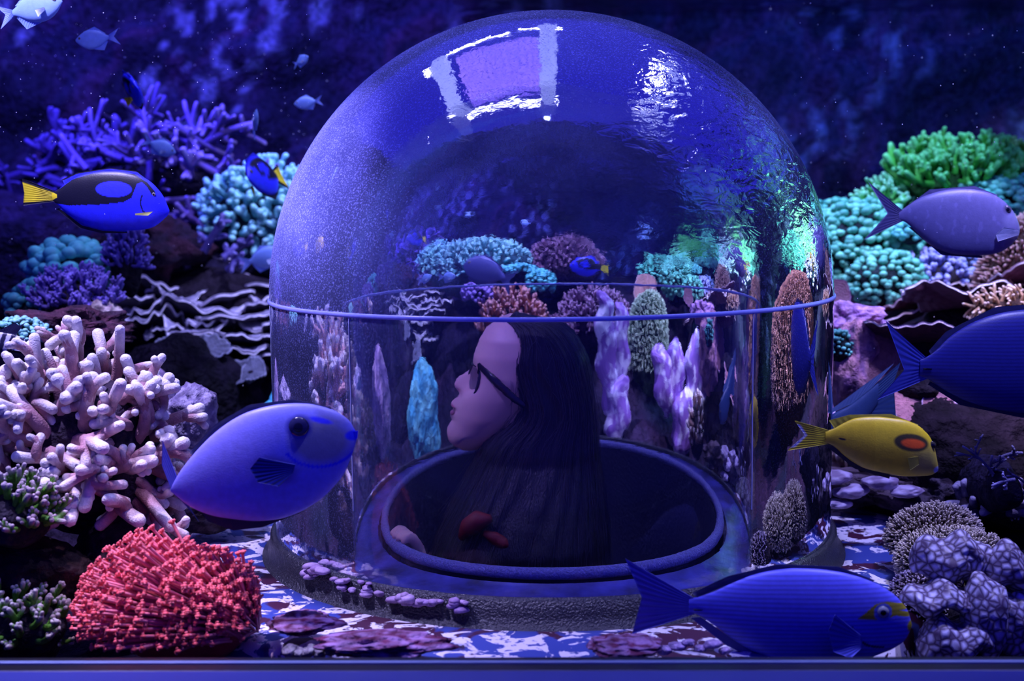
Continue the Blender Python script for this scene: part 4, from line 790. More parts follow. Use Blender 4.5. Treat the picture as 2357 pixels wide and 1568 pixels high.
# 5 slate grey fish
def c_slate(x, y, d):
    C = np.tile(np.array((.115,.115,.30)), (len(x), 1))*(1+.25*(fn(np.stack([x/10, y/10, d/10], 1), 2.5, 3, 2) > .8))[:, None]
    C = mixm(C, ell(x, y, 2318, 510, 24, 26, 0, .6)*.5, (.20,.22,.42)); return mixm(C, ell(x, y, 2312, 484, 14, 13, 0, .4)*.7, (.05,.05,.12))
fish('surgeonfish', 'slate grey surgeonfish with crescent tail at the upper right', 'fish',
     [(2070,487),(2084,478),(2110,460),(2150,444),(2190,437),(2240,438),(2280,449),(2312,470),(2332,495),(2341,515),(2345,529)],
     [(2070,504),(2086,510),(2110,532),(2140,560),(2180,580),(2230,587),(2280,586),(2312,575),(2332,558),(2342,543),(2345,532)], c_slate,
     [('tail_fin', [(2080,484),(2074,495),(2080,508)], [(2000,417),(2046,490),(1994,549)], lambda x, y, k, t: mixm(np.tile(np.array((.05,.05,.16)), (len(x), 1)), np.clip((k-.9)*15, 0, 1)*.5, (.3,.35,.6))),
      ('dorsal_fin', [(2088,476),(2150,445),(2240,438),(2290,455)], [(2078,482),(2140,437),(2240,430),(2292,451)], cst((.05,.05,.16))),
      ('anal_fin', [(2100,522),(2180,579),(2260,588)], [(2092,520),(2170,586),(2262,594)], cst((.03,.03,.08))),
      ('pectoral_fin', [(2336,530),(2338,535),(2336,541)], [(2300,524),(2283,540),(2288,555)], ray((.30,.34,.58)), -16, 8)], (2312,484,9), Y=.15, thick=.30, eye_ring=(.07,.07,.12))
# 6 big dark blue fish at the right edge
def c_dark(x, y, d): return np.tile(np.array((.016,.02,.24)), (len(x), 1))
fish('surgeonfish', 'big dark blue striped surgeonfish entering from the right edge', 'fish',
     [(2118,826),(2135,820),(2155,805),(2185,775),(2230,745),(2290,722),(2357,712),(2430,710),(2500,722),(2560,748),(2605,785),(2635,830)],
     [(2118,864),(2140,872),(2175,896),(2220,920),(2280,940),(2357,952),(2440,950),(2510,935),(2570,905),(2610,870),(2635,838)], c_dark,
     [('tail_fin', [(2136,822),(2128,845),(2138,870)], [(2041,736),(2085,850),(2024,919)], ray((.035,.05,.40))),
      ('dorsal_fin', [(2145,814),(2185,775),(2290,722),(2430,710),(2530,732)], [(2140,806),(2178,762),(2288,706),(2430,696),(2532,726)], cst((.012,.014,.08))),
      ('anal_fin', [(2145,876),(2220,920),(2357,952),(2470,946)], [(2140,884),(2214,932),(2357,963),(2472,956)], cst((.010,.012,.06))),
      ('pectoral_fin', [(2520,860),(2522,885)], [(2450,830),(2455,905)], ray((.05,.06,.5)), -60, 20),
      ('tail_spine', [(2127,845),(2127,848)], [(2146,846),(2145,848)], cst((.004,.004,.015)), -9)], (2570,815,14), Y=-.12, thick=.28, mat=M_str)
# 7 dull blue fish behind the yellow one
fish('surgeonfish', 'dull teal blue fish mostly hidden behind the yellow tang', 'fish',
     [(1888,1000),(1895,978),(1915,955),(1950,935),(1990,905),(2020,880)],
     [(1888,1004),(1900,1025),(1930,1030),(1970,1010),(2000,960),(2020,930)], cst((.035,.075,.20)),
     [('tail_fin', [(2002,895),(2005,925),(1995,955)], [(2070,834),(2055,880),(2062,960)], ray((.04,.09,.24))),
      ('dorsal_fin', [(1915,950),(1960,928),(2005,892)], [(1916,940),(1975,895),(2055,836)], cst((.10,.17,.36))),], (1897,995,4), Y=.10, thick=.3)
# small fish of a few kinds
def small(kind, label, x, y, Y, px_len, yaw=0, tilt=0, flip=False, loc=None, scale=None, group=None, roll=0):
    """generic fish drawn on a 100-unit outline facing right"""
    s = (scale if scale is not None else scale_at(Y)*px_len)/100.0
    if kind == 'tang':
        top = [(18,47),(24,42),(34,34),(48,29),(62,30),(75,36),(85,45),(90,53)]; bot = [(18,55),(24,60),(34,68),(48,73),(62,73),(76,68),(86,60),(90,55)]
        def cf(a, b, d):
            C = np.tile(np.array(BLUE), (len(a), 1)); C = mixm(C, in_poly(a, b, [(80,43),(74,44),(70,54),(50,58),(15,55),(15,46),(34,36),(55,32),(72,36)]), BLACK); return mixm(C, ell(a, b, 57, 46, 12, 6), BLUE)
        fins = [('tail_fin', [(22,44),(21,50),(22,57)], [(0,36),(3,50),(0,66)], f_tail1), ('dorsal_fin', [(26,41),(48,29),(76,37)], [(24,37),(48,24),(77,34)], cst(np.array(BLUE)*.5)), ('anal_fin', [(26,61),(48,73),(72,70)], [(23,64),(48,78),(72,73)], cst(BLACK)), ('pectoral_fin', [(68,58),(68,62)], [(58,56),(59,67)], cst(YEL), -9, 6)]
        eye = (82,48,2.2); th = .32; nm = 'blue_tang'
    elif kind == 'chromis':
        top = [(20,48),(28,44),(40,36),(55,31),(70,32),(84,39),(94,47)]; bot = [(20,53),(28,57),(40,66),(55,71),(70,70),(84,62),(94,51)]
        cf = lambda a, b, d: mixm(np.tile(np.array((.25,.42,.85)), (len(a), 1)), np.clip((b-45)/30, 0, 1)*.4, (.4,.65,.8))
        fins = [('tail_fin', [(23,46),(22,50),(23,55)], [(0,34),(12,50),(0,68)], cst((.28,.4,.85))), ('dorsal_fin', [(32,42),(55,32),(74,34)], [(28,42),(50,25),(75,33)], cst((.22,.35,.8))), ('anal_fin', [(28,57),(42,67),(58,71)], [(26,58),(36,76),(56,72)], cst((.22,.35,.8))), ('pectoral_fin', [(70,54),(70,58)], [(58,56),(60,66)], cst((.6,.7,.9)), -7, 6)]
        eye = (84,46,3); th = .36; nm = 'chromis'
    elif kind == 'yellow':
        top = [(20,47),(28,38),(40,28),(55,23),(68,28),(80,42),(92,54)]; bot = [(20,54),(28,62),(40,73),(55,78),(68,73),(80,64),(92,57)]
        cf = cst((.95,.72,.02)); fins = [('tail_fin', [(23,44),(22,50),(23,57)], [(4,38),(8,50),(4,64)], cst((.95,.75,.05))), ('dorsal_fin', [(24,42),(45,26),(70,30)], [(20,32),(42,12),(70,25)], cst((.9,.7,.02))), ('anal_fin', [(24,59),(45,75),(66,74)], [(20,70),(42,90),(66,79)], cst((.9,.7,.02))), ('pectoral_fin', [(66,52),(66,56)], [(56,50),(57,62)], cst((1,.85,.1)), -9, 5)]
        eye = (80,49,2.4); th = .26; nm = 'yellow_tang'
    else:
        top = [(18,47),(26,43),(38,35),(52,31),(66,32),(78,38),(88,47),(92,54)]; bot = [(18,54),(26,58),(38,67),(52,72),(66,73),(78,70),(88,63),(92,57)]
        cf = cst((.10,.11,.34)); fins = [('tail_fin', [(21,45),(20,50),(21,56)], [(2,30),(9,50),(2,70)], cst((.07,.08,.25))), ('dorsal_fin', [(26,43),(52,31),(78,38)], [(24,38),(52,26),(79,35)], cst((.06,.06,.2))), ('anal_fin', [(28,60),(52,72),(74,72)], [(26,65),(52,78),(74,76)], cst((.06,.06,.2))), ('pectoral_fin', [(74,56),(74,61)], [(64,57),(66,67)], cst((.14,.16,.4)), -9, 5)]
        eye = (82,49,2.6); th = .32; nm = 'surgeonfish'
    l = at(x, y, Y) if loc is None else loc
    return fish(nm, label, 'fish', top, bot, cf, fins, eye, s=s, thick=th, loc=l, rot=(roll, tilt, (math.pi if flip else 0)+yaw), nx=60, nf=28, group=group)
r_ = math.radians
small('chromis', 'large pale blue chromis in the very top left corner', 85, 18, .0, 165, tilt=r_(-12))
small('chromis', 'pale blue chromis facing left below the top left corner fish', 214, 91, .2, 108, flip=True, tilt=r_(6))
small('tang', 'blue tang seen head-on with its head up, above the staghorn coral', 306, 207, .5, 185, yaw=r_(-64), roll=r_(24))
small('chromis', 'tiny whitish chromis near the dark corner left of the bubble top', 696, 139, .6, 56, yaw=r_(-35), tilt=r_(-18))
small('chromis', 'small teal chromis facing left beside the bubble shoulder', 703, 237, .7, 70, flip=True, tilt=r_(8))
small('chromis', 'slim pale chromis turned upward left of the bubble', 588, 277, .5, 76, yaw=r_(-62), tilt=r_(-58))
small('chromis', 'bluish chromis heading down right over the bright staghorn coral', 374, 341, .6, 88, tilt=r_(24))
small('tang', 'blue tang with yellow tail seen head-on against the mint coral', 603, 405, .6, 225, yaw=r_(-102), roll=r_(26))
# striped fish at the left edge
def c_str(x, y, d): return mixm(np.tile(np.array((.75,.78,.9)), (len(x), 1)), (np.sin((x+.35*y)/3.4) > -.1), (.02,.02,.06))
fish('striped_damselfish', 'black and white striped fish peeking in at the left edge', 'fish', [(-50,770),(-20,762),(10,765),(40,772),(60,782)], [(-50,792),(-20,812),(10,812),(40,802),(60,786)], c_str,
     [('dorsal_fin', [(-10,763),(20,766),(38,771)], [(38,742),(48,750),(62,742)], cst((.02,.02,.08))), ('tail_fin', [(-46,772),(-48,780),(-46,790)], [(-80,755),(-70,780),(-80,800)], cst((.6,.6,.8))), ('anal_fin', [(30,806),(45,798)], [(60,812),(72,786)], cst((.7,.72,.9)))], (46,782,4), Y=-.08, thick=.3, nx=60, nf=28)
# fish seen small through the bubble: they swim beyond it, above the reef
small('tang', 'tiny blue tang with yellow tail seen through the bubble above the girl', 0, 0, 0, 0, flip=True, loc=(.165,.92,.435), scale=.21, tilt=r_(-6))
small('slate', 'slate fish seen through the bubble nose-down over the mint table coral', 0, 0, 0, 0, flip=True, loc=(-.30,.86,.425), scale=.29, tilt=r_(-24))
small('chromis', 'small chromis seen through the bubble over the plates, the right one', 0, 0, 0, 0, loc=(-.50,.90,.40), scale=.115)
small('chromis', 'small chromis seen through the bubble over the plates, the left one', 0, 0, 0, 0, loc=(-.66,.92,.40), scale=.12, tilt=r_(-14))
small('chromis', 'tiny chromis high in the bubble left of its middle', 0, 0, 0, 0, flip=True, loc=(-.42,.95,.72), scale=.07)
small('chromis', 'tiny chromis high in the bubble nearly above the girl', 0, 0, 0, 0, flip=True, loc=(-.12,1.0,.66), scale=.06)
small('chromis', 'tiny chromis in the bubble left of the green antler coral', 0, 0, 0, 0, loc=(.50,.95,.62), scale=.09, tilt=r_(-20))
small('yellow', 'bright yellow tang seen in the far left wall of the bubble', 0, 0, 0, 0, loc=(-1.05,-.10,.62), scale=.13, yaw=r_(-80))
small('tang', 'blue tang with yellow tail mirrored in the left wall of the bubble', 0, 0, 0, 0, loc=(-1.18,.30,.66), scale=.16, yaw=r_(-80))
small('yellow', 'yellow tang seen in the far right wall of the bubble', 0, 0, 0, 0, loc=(1.25,.42,.50), scale=.14, yaw=r_(70))
small('chromis', 'pale chromis seen through the right wall of the bubble', 0, 0, 0, 0, loc=(1.05,.36,.42), scale=.13, yaw=r_(40))
small('slate', 'slate fish seen through the right wall of the bubble by the brown coral', 0, 0, 0, 0, loc=(1.15,.50,.40), scale=.26, yaw=r_(50))
# drifting specks
B = Bag(); rs = np.random.RandomState(77); V, F = ico(1)
for k in range(520):
    Y = rs.uniform(-.3, 1.4); x = rs.choice([rs.uniform(0, 760), rs.uniform(1750, 2357)], p=[.7, .3]); y = rs.uniform(0, 1000)*rs.uniform(.3, 1)
    B.add(V*rs.uniform(.0004, .0010)+at(x, y, Y), F, (.9,.9,1))
tag(B.build('drifting_specks', M_soft), 'tiny white specks drifting in the blue water', 'particles', kind='stuff')
# ------------------------------------------------------------------ the girl inside the bubble
girl = thing('person', 'long-haired girl with glasses looking left and up, standing inside the clear bubble', 'person', (-.06, 0, -.40))
G0 = np.array((-.06, 0, -.40))
def prof_x(tab, zs, Y=0.0):
    q = np.array([inside(a, b, Y)[[0, 2]] for a, b in tab]); o = np.argsort(q[:, 1]); q = q[o]
    return np.interp(zs, q[:, 1], q[:, 0])
real = [(1178,716),(1150,728),(1138,739),(1120,752),(1106,775),(1097,798),(1091,815),(1089,826),(1090,833),(1089,838),(1084,845),(1075,853),(1063,860),(1054,866),(1047,873),(1044,881),(1045,889),(1049,896),(1055,902),(1058,907),(1055,911),(1046,917),(1039,924),(1038,930),(1041,937),(1047,940.5),(1042,944),(1036,949),(1037,956),(1042,963),(1040,968),(1034,976),(1030,985),(1029,997),(1031,1008),(1036,1017),(1048,1027),(1066,1035)]
soft = [(1178,716),(1150,728),(1138,739),(1120,752),(1106,775),(1097,798),(1091,815),(1088,830),(1084,850),(1077,875),(1069,900),(1059,925),(1052,945),(1048,965),(1044,985),(1042,1000),(1044,1012),(1050,1022),(1056,1027),(1070,1035)]
zt_ = inside(1178, 717, 0)[2]; zb_ = inside(1066, 1034, 0)[2]
nz, nt = 170, 144; zs = zb_+(zt_-zb_)*(1-np.cos(np.linspace(0, np.pi, nz)))/2; zs = .5*zs+.5*np.linspace(zb_, zt_, nz)
xr = prof_x(real, zs); xf = prof_x(soft, zs); h = (zs-zb_)/(zt_-zb_)
xb = np.interp(h, [0, .08, .2, .35, .5, .65, .8, .9, .97, 1], [-.165, -.120, -.070, -.02, .010, .022, .010, -.020, -.055, -.085])
w = np.interp(h, [0, .04, .12, .25, .4, .55, .7, .82, .92, .98, 1], [.012, .026, .042, .056, .066, .071, .074, .070, .052, .026, .006])
for arr in (xb, w):
    for _ in range(6): arr[1:-1] = (arr[:-2]+arr[1:-1]*2+arr[2:])/4
xc = (xf+xb)/2*.9+xf*.1; th = np.linspace(0, 2*np.pi, nt, endpoint=False); ct, st = np.cos(th), np.sin(th)
X = np.zeros((nz, nt)); Yv = np.zeros((nz, nt)); Z = np.repeat(zs[:, None], nt, 1)
pf = .82
for i in range(nz):
    fx = np.where(ct > 0, xc[i]-(xc[i]-xf[i])*np.abs(ct)**pf, xc[i]+(xb[i]-xc[i])*np.abs(ct)); X[i] = fx; Yv[i] = w[i]*np.sign(st)*np.abs(st)**.92
py_of = lambda z: np.interp(z, [inside(1060, 1040, 0)[2], inside(1060, 700, 0)[2]], [1040, 700])
PY = py_of(zs)
sig = np.interp(PY, [820, 845, 865, 885, 900, 908, 915, 925, 945, 960, 975, 1000, 1030], [.03, .009, .0095, .0125, .0135, .012, .016, .020, .021, .018, .022, .026, .03])
front = np.clip(ct, 0, 1)[None, :] > 0
X += np.where(front, (xr-xf)[:, None]*np.exp(-(Yv/sig[:, None])**2*1.1), 0)
def dent(py, yy, sy, sz, d):                           # press the surface in (towards +x)
    global X
    zc = inside(1060, py, 0)[2]; g = np.exp(-((Z-zc)/sz)**2)
    for s in (-1, 1): X += np.where(front, d*g*np.exp(-((Yv-s*yy)/sy)**2), 0)
dent(866, .033, .019, .020, .026); dent(899, .0065, .0035, .0035, .006); dent(941, .012, .010, .0022, .003); dent(838, .024, .02, .006, -.002); dent(905, .040, .02, .02, -.005)
Vh = np.stack([X, Yv, Z], -1).reshape(-1, 3); Fh = grid_faces(nz, nt, wrap_v=True)
Vh = np.vstack([Vh, [xf[0]*.5+xb[0]*.5, 0, zb_], [(xf[-1]+xb[-1])/2, 0, zt_]]); n = nz*nt
Fh += [((j+1) % nt, j, n) for j in range(nt)]+[((nz-1)*nt+j, (nz-1)*nt+(j+1) % nt, n+1) for j in range(nt)]
B = Bag(); B.add(Vh-G0, [f[::-1] for f in Fh])
def limb(pts, rad, sides=20):
    P = np.array(pts, float); k = np.linspace(0, len(P)-1, 26); i = np.minimum(k.astype(int), len(P)-2); f = (k-i)[:, None]
    Q = P[i]*(1-f)+P[i+1]*f; rr = np.interp(k, range(len(P)), rad)
    for _ in range(3): Q[1:-1] = (Q[:-2]+2*Q[1:-1]+Q[2:])/4
    V, F, C = tube(Q, rr, sides); V = np.vstack([V, Q[0]]); F = F+[((j+1) % sides, j, len(V)-1) for j in range(sides)]; return V, F
def addl(Bg, *a, **k): V, F = limb(*a, **k); Bg.add(V-G0, F)
addl(B, [(-.075,0,.17), (-.065,0,.10), (-.045,0,.03), (-.04,0,-.04)], [.050, .047, .052, .075])
addl(B, [(-.04,-.10,-.035), (-.04,-.05,-.015), (-.04,.05,-.015), (-.04,.13,-.035)], [.045, .06, .06, .045])
def torso(Bg, grow=0):
    zz = np.linspace(.0, -.62, 24); t = np.linspace(0, 2*np.pi, 48, endpoint=False); V = []
    for z in zz:
        k = min(max(-z/.62, 0), 1); a = np.interp(k, [0, .1, .3, .6, 1], [.05, .085, .095, .085, .10])+grow; b = np.interp(k, [0, .1, .3, .6, 1], [.10, .155, .145, .12, .14])+grow
        V.append(np.stack([-.045+a*np.cos(t), b*np.sin(t), z+0*t], 1))
    V = np.concatenate(V); F = grid_faces(24, 48, wrap_v=True); F += [tuple(range(48))[::-1], tuple(range(23*48, 24*48))]; Bg.add(V-G0, F); return V
torso(B)
hp = np.array((-.270,-.255,0)); rad_ = unit((hp[0], hp[1], 0)); tan_ = np.array((-rad_[1], rad_[0], 0)); 
def rp(r, t, z): return rad_*(.348+(r-.356)*.55)+tan_*t*.82+np.array((0,0,z*.85-.014))
addl(B, [(-.05,-.10,-.07), (-.09,-.12,-.19), (-.14,-.14,-.27)], [.038, .034, .030])
addl(B, [(-.14,-.14,-.27), (-.20,-.17,-.16), tuple(rp(.325,.0,-.06))], [.030, .026, .019])
addl(B, [(.0,.15,-.06), (.02,.18,-.2), (.03,.17,-.34)], [.038, .034, .028])
addl(B, [tuple(rp(.325,.0,-.065)), tuple(rp(.340,.0,-.025)), tuple(rp(.352,0,.002))], [.019, .024, .022])
for k, (t, L) in enumerate(((-.026,.94), (-.009,1.05), (.009,1.0), (.026,.82))):
    addl(B, [tuple(rp(.345,t*.8,-.01)), tuple(rp(.352,t,.022)), tuple(rp(.366,t,.036+.002*L)), tuple(rp(.366+.018*L,t,.042)), tuple(rp(.366+.034*L,t*1.02,.039))], [.0095,.0092,.0085,.0078,.0066], 14)
addl(B, [tuple(rp(.335,-.02,-.03)), tuple(rp(.345,-.044,-.012)), tuple(rp(.356,-.056,.006)), tuple(rp(.360,-.050,.022))], [.011,.0098,.009,.0075], 14)
M_skin = pigment_mat('skin', .45, .06, 500, .05, 40, spec=.4, sss=.12)
V_ = np.concatenate(B.V); body = mesh('body', V_, B.F, M_skin, girl, np.tile((.62,.40,.34), (len(V_), 1)))
rm = body.modifiers.new('skin_union', 'REMESH'); rm.mode = 'VOXEL'; rm.voxel_size = .0024; rm.use_smooth_shade = True
sm = body.modifiers.new('smooth', 'SMOOTH'); sm.iterations = 3; sm.factor = .5
m_, nt_, b_ = nodes_of('girl_skin'); b_.inputs['Base Color'].default_value = (.80,.50,.46,1); b_.inputs['Roughness'].default_value = .48; b_.inputs['Subsurface Weight'].default_value = .15; b_.inputs['Subsurface Radius'].default_value = (.01,.005,.003); b_.inputs['Subsurface Scale'].default_value = .4
body.data.materials[0] = m_
lip = flat_mat('lip_skin', (.50,.18,.22), .35)
# lips: soft rolls following the profile
for (pa, zz_) in ((930, 'upper'), (950, 'lower')):
    z = inside(1060, pa, 0)[2]; x0 = float(prof_x(real, np.array([z]))[0]); yy = np.linspace(-.019, .019, 15)
    P = np.stack([x0+.0045+(np.abs(yy)/.019)**2*.0095, yy, z+(-.0035 if pa == 930 else .004)*(np.abs(yy)/.019)**2], 1)-G0
    V, F, C = tube(P, .0042*np.sqrt(1-(yy/.0215)**2), 10); V = V*1.0
    o = mesh('lip', V, F, lip, girl, C)
Ve, Fe = ico(3)
for s in (-1, 1):
    z = inside(1060, 869, 0)[2]; x0 = float(prof_x(soft, np.array([z]))[0]); c = np.array((x0+.0365, s*.030, z))-G0; cc = np.tile((.75,.75,.78), (len(Ve), 1)); q = Ve@np.array((-.96,s*.28,.1))
    cc[q > .82] = (.05,.03,.02); cc[q > .94] = (.003,.003,.003); mesh('eye', Ve*.0115+c, Fe, M_eyes, girl, cc)
    yy = np.linspace(-.012, .012, 9); P = np.stack([x0+.0262+.010*np.clip(s*yy/.012, 0, 1)**2, s*.030+yy, z+.0045-.006*(yy/.012)**2], 1)-G0
    V, F, C = tube(P, .0016, 8, (.06,.03,.03)); mesh('eyelid', V, F, M_eyes, girl, C)
    z = inside(1060, 838, 0)[2]; x0 = float(prof_x(soft, np.array([z]))[0]); yy = np.linspace(-.016, .018, 12)
    P = np.stack([x0+.0020+.013*np.clip((yy+.012)/.03, 0, 1)**2+.0012, s*(.029+yy), z+.003+.003*np.sin((yy+.016)/.034*3)], 1)-G0
    V, F, C = tube(P, .0022*np.linspace(1, .5, 12), 8, (.03,.02,.02)); mesh('eyebrow', V, F, M_eyes, girl, C)
# hair
m_, nt_, b_ = nodes_of('black_hair'); b_.inputs['Base Color'].default_value = (.007,.006,.010,1); b_.inputs['Roughness'].default_value = .38
tc = N(nt_, 'ShaderNodeTexCoord'); mp = N(nt_, 'ShaderNodeMapping'); mp.inputs['Scale'].default_value = (1,1,.07); nn_ = N(nt_, 'ShaderNodeTexNoise', Scale=330.0, Detail=3.0)
nt_.links.new(tc.outputs['Object'], mp.inputs[0]); nt_.links.new(mp.outputs[0], nn_.inputs['Vector']); bp = N(nt_, 'ShaderNodeBump', Strength=.8, Distance=.003); nt_.links.new(nn_.outputs['Fac'], bp.inputs['Height']); nt_.links.new(bp.outputs[0], b_.inputs['Normal'])
M_hair = m_
fr = [(1175,712),(1150,722),(1137,735),(1150,745),(1163,760),(1168,785),(1168,810),(1164,835),(1164,860),(1171,885),(1182,915),(1188,945),(1178,968),(1158,990),(1128,1010),(1103,1040),(1088,1075),(1068,1110),(1040,1160),(1018,1200),(1000,1240),(985,1290),(975,1360)]
bk = [(1205,712),(1240,722),(1275,735),(1300,748),(1322,768),(1338,795),(1350,822),(1357,855),(1364,900),(1370,950),(1376,1000),(1380,1060),(1388,1120),(1396,1200),(1404,1290),(1410,1360)]
def tabz(tab, Yp): q = np.array([inside(a, b, Yp)[[0, 2]] for a, b in tab]); return q[np.argsort(q[:, 1])]
qf, qb = tabz(fr, -.065), tabz(bk, -.02)
ztop = inside(1190, 713, 0)[2]; zlo = -.17; nz, nt = 150, 200
zs = zlo+(ztop-zlo)*np.sin(np.linspace(0, np.pi/2, nz)); th = np.linspace(0, 2*np.pi, nt, endpoint=False)
# keep the crown rounded
xfr = np.interp(zs, qf[:, 1], qf[:, 0]); xbk = np.interp(zs, qb[:, 1], qb[:, 0])
hw = np.interp(zs, [-.17, -.05, .0, .08, .14, .20, .26, .30, .32, ztop-.006, ztop], [.19, .175, .145, .10, .088, .086, .084, .074, .060, .034, .004])
cxx = np.interp(zs, [ztop-.02, ztop], [0, 1]); mid0 = inside(1190, 713, 0)[0]
xfr = xfr*(1-cxx)+mid0*cxx; xbk = xbk*(1-cxx)+(mid0+.002)*cxx
c = (xfr+xbk)/2; a = (xbk-xfr)/2; cs, sn = np.cos(th), np.sin(th)
pw = np.interp(zs, [.26, .33], [.62, .95])
X = c[:, None]-a[:, None]*np.sign(cs)*np.abs(cs)[None, :]**pw[:, None]; Yv = hw[:, None]*np.sign(sn)*np.abs(sn)**.8; Z = np.repeat(zs[:, None], nt, 1)
rg = .0012*np.sin(th*31+4*np.sin(zs[:, None]*14))+.0009*np.sin(th*97+9*np.sin(zs[:, None]*9+th*3)); k = np.clip((ztop-zs)/.05, 0, 1)[:, None]
X += -rg*cs*k; Yv += rg*sn*k*1.5
V = np.stack([X, Yv, Z], -1).reshape(-1, 3); F = [f[::-1] for f in grid_faces(nz, nt, wrap_v=True)]
V = np.vstack([V, [mid0, 0, ztop+.001]]); F += [((nz-1)*nt+(j+1) % nt, (nz-1)*nt+j, nz*nt) for j in range(nt)]
hair = mesh('hair', V-G0, F, M_hair, girl)
B = Bag(); rs = np.random.RandomState(9)
for k in range(520):
    j0 = rs.randint(0, nt); i1 = rs.randint(30, nz-3); i0 = max(0, i1-rs.randint(25, 90)); ii = np.linspace(i1, i0, 14).astype(int); dj = rs.uniform(-5, 5)
    jj = (j0+np.linspace(0, dj, 14)).astype(int) % nt; P = np.stack([X[ii, jj], Yv[ii, jj], Z[ii, jj]], 1); cen = np.stack([c[ii], 0*ii, Z[ii, 0]], 1)
    o_ = P-cen; o_[:, 2] = 0; o_ /= np.linalg.norm(o_, axis=1)[:, None]+1e-9; P = P+o_*(np.linspace(.0006, rs.uniform(.001, .010), 14)*1.0)[:, None]
    if rs.rand() < .25: P[-5:, 0] += np.linspace(0, rs.uniform(-.03, .0), 5)
    Vt, Ft, Ct = tube(P-G0, .00035, 4, (.02,.02,.03)); B.add(Vt, Ft, Ct)
tag(mesh('loose_hair', np.concatenate(B.V), B.F, flat_mat('hair_strand', (.035,.03,.05), .3, .8), girl), kind='stuff')
# shirt: black with red patches
B = Bag(); V = torso(B, .008); u = V[:, 2]; C = np.tile((.008,.007,.010), (len(V), 1))
nzs, nts = 120, 160; zz = np.linspace(.012, -.62, nzs); t = np.linspace(0, 2*np.pi, nts, endpoint=False); Vs = []
for z in zz:
    k = min(max(-z/.62, 0), 1); a_ = np.interp(k, [0, .1, .3, .6, 1], [.060, .094, .104, .094, .108]); b2 = np.interp(k, [0, .1, .3, .6, 1], [.11, .164, .154, .13, .15])
    Vs.append(np.stack([-.045+a_*np.cos(t)*(1+.02*np.sin(t*9+z*30)), b2*np.sin(t)*(1+.01*np.sin(z*60+t*4)), z+0*t], 1))
Vs = np.concatenate(Vs); C = np.tile((.008,.007,.010), (len(Vs), 1)); ca, cb = inside(1095, 1210, -.15), inside(1150, 1245, -.15)
for cc_, ra, rb, rot in ((ca, .034, .018, .5), (cb, .050, .015, -.6)):
    dx = Vs[:, 0]-cc_[0]; dz = Vs[:, 2]-cc_[2]; q = ((dx*math.cos(rot)+dz*math.sin(rot))/ra)**2+((-dx*math.sin(rot)+dz*math.cos(rot))/rb)**2
    C[(q < 1) & (Vs[:, 1] < 0)] = (.45,.01,.015); C[(q > .86) & (q < 1.0) & (Vs[:, 1] < 0)] = (.6,.5,.6)
B = Bag(); B.add(Vs-G0, grid_faces(nzs, nts, wrap_v=True), C)
for pts, rr_ in (([(-.04,-.09,-.03), (-.05,-.10,-.07), (-.09,-.12,-.19), (-.14,-.14,-.27)], [.050, .047, .044, .040]), ([(-.14,-.14,-.27), (-.20,-.17,-.16), tuple(rp(.325,.0,-.075))], [.040, .036, .030]), ([(-.04,.12,-.03), (.0,.15,-.06), (.02,.18,-.2), (.03,.17,-.34)], [.05, .047, .044, .038]), ([(-.04,-.10,-.035), (-.04,-.05,-.015), (-.04,.05,-.015), (-.04,.13,-.035)], [.054,.07,.07,.054])):
    V, F = limb(pts, rr_); B.add(V-G0, F, (.008,.007,.010))
mesh('shirt', np.concatenate(B.V), B.F, pigment_mat('shirt_cloth', .8, .3, 400, .3, 120), girl, np.concatenate(B.C))
# a red tuft of the shirt front seen through the hair
P = np.array([inside(*p, -.158) for p in ((1060,1240),(1075,1215),(1100,1200),(1125,1195))]); V, F = limb(P-G0, [.006,.016,.018,.008]); C = np.tile((.16,.006,.012), (len(V), 1)); tag(mesh('shirt_fold', V, F, M_soft, girl, C), 'red fold of the shirt front')
P = np.array([inside(*p, -.158) for p in ((1112,1228),(1135,1238),(1160,1252),(1175,1262))]); V, F = limb(P-G0, [.005,.011,.011,.004]); C = np.tile((.16,.006,.012), (len(V), 1)); tag(mesh('shirt_fold', V, F, M_soft, girl, C), 'red fold of the shirt front')

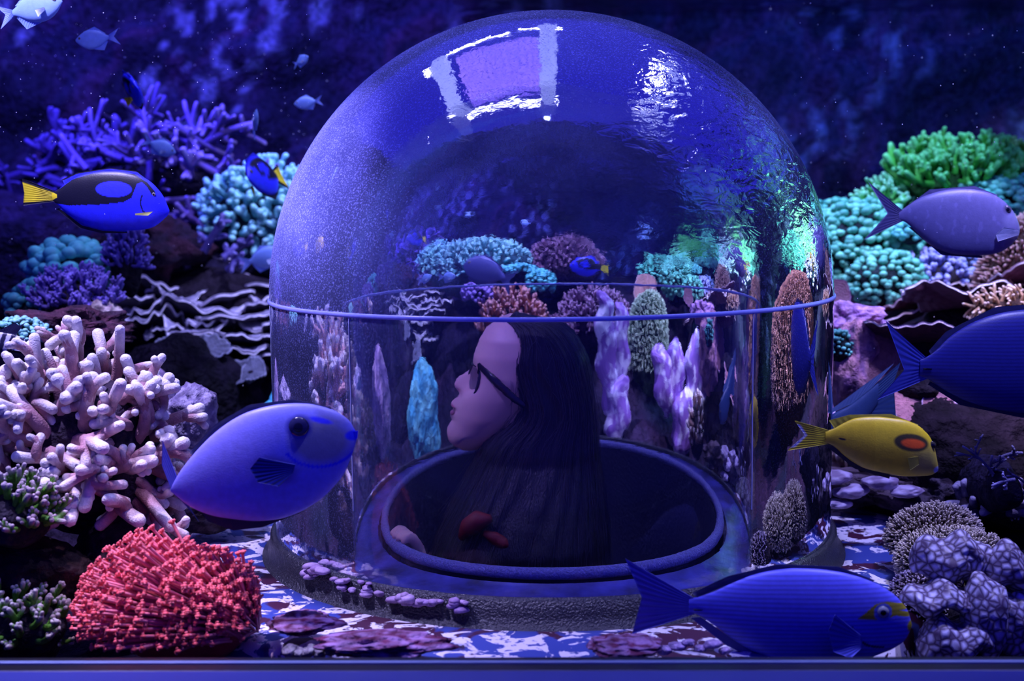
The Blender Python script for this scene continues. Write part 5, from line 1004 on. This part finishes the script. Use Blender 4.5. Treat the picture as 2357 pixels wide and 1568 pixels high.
# glasses
gl = thing('eyeglasses', 'dark framed eyeglasses worn by the girl in the bubble', 'glasses', tuple(inside(1090, 845, 0)))
g0 = inside(1090, 845, 0); M_gf = pigment_mat('glasses_frame', .12, 0, mottle=.2, spec=.8)
ztp, zbt = inside(1092, 830, 0), inside(1077, 901, 0)
ztp = ztp-np.array((.004,0,0)); zbt = zbt-np.array((.006,0,0)); ax = unit(ztp-zbt); H = np.linalg.norm(ztp-zbt)/2; cen = (ztp+zbt)/2
m_, nt_, b_ = nodes_of('spectacle_lens'); nt_.nodes.remove(b_); tr = N(nt_, 'ShaderNodeBsdfTransparent'); tr.inputs[0].default_value = (.85,.85,.95,1); gs = N(nt_, 'ShaderNodeBsdfGlossy', Roughness=.03); mx = N(nt_, 'ShaderNodeMixShader'); mx.inputs[0].default_value = .16
nt_.links.new(tr.outputs[0], mx.inputs[1]); nt_.links.new(gs.outputs[0], mx.inputs[2]); nt_.links.new(mx.outputs[0], nt_.nodes['Material Output'].inputs[0]); M_lens = m_
for s in (-1, 1):
    t = np.linspace(0, 2*np.pi, 49); wv = np.sign(np.cos(t))*np.abs(np.cos(t))**.75*.025; hv = np.sign(np.sin(t))*np.abs(np.sin(t))**.75*H
    wrap = .0150*(wv*s/.025+1)/1.0                     # outer side sweeps back
    P = cen+np.stack([wrap, s*.031+wv, 0*t], 1)+hv[:, None]*ax-g0
    V, F, C = tube(P, .0030, 8, (.03,.02,.045)); rim = mesh('rim', V, F, M_gf, gl, C)
    Vl = [cen+np.array((.0150, s*.031, 0))-g0]+[p for p in P[:-1]]; mesh('lens', Vl, [(0, i+1, (i+1) % 48+1) for i in range(48)], M_lens, rim)
    hin = inside(1100, 846, -.072); ear = inside(1183, 916, -.080); hin = np.array((hin[0], s*.059, hin[2])); ear = np.array((ear[0], s*.083, ear[2]))
    P = np.array([cen+np.array((.013, s*.054, 0))+ax*H*.55+np.array((.012,0,0)), hin, hin*.5+ear*.5, ear, ear+np.array((.02,0,-.012))])-g0
    V, F, C = tube(P, [.003,.0045,.0058,.0050,.004], 10, (.010,.007,.014)); V2 = V.copy(); V2[:, 2] = np.interp(V2[:, 0], P[:, 0], P[:, 2])*(-.45)+1.45*V2[:, 2]; mesh('temple_arm', V2, F, M_gf, gl, C)
P = np.array([cen+np.array((-.001,y,0))+ax*(H*.25+.003*math.cos(y*250)) for y in np.linspace(-.008, .008, 7)])-g0
V, F, C = tube(P, .0018, 8, (.008,.006,.012)); mesh('bridge', V, F, M_gf, gl, C)

for o in list(girl.children)+list(gl.children): o.cycles.is_caustics_receiver = True
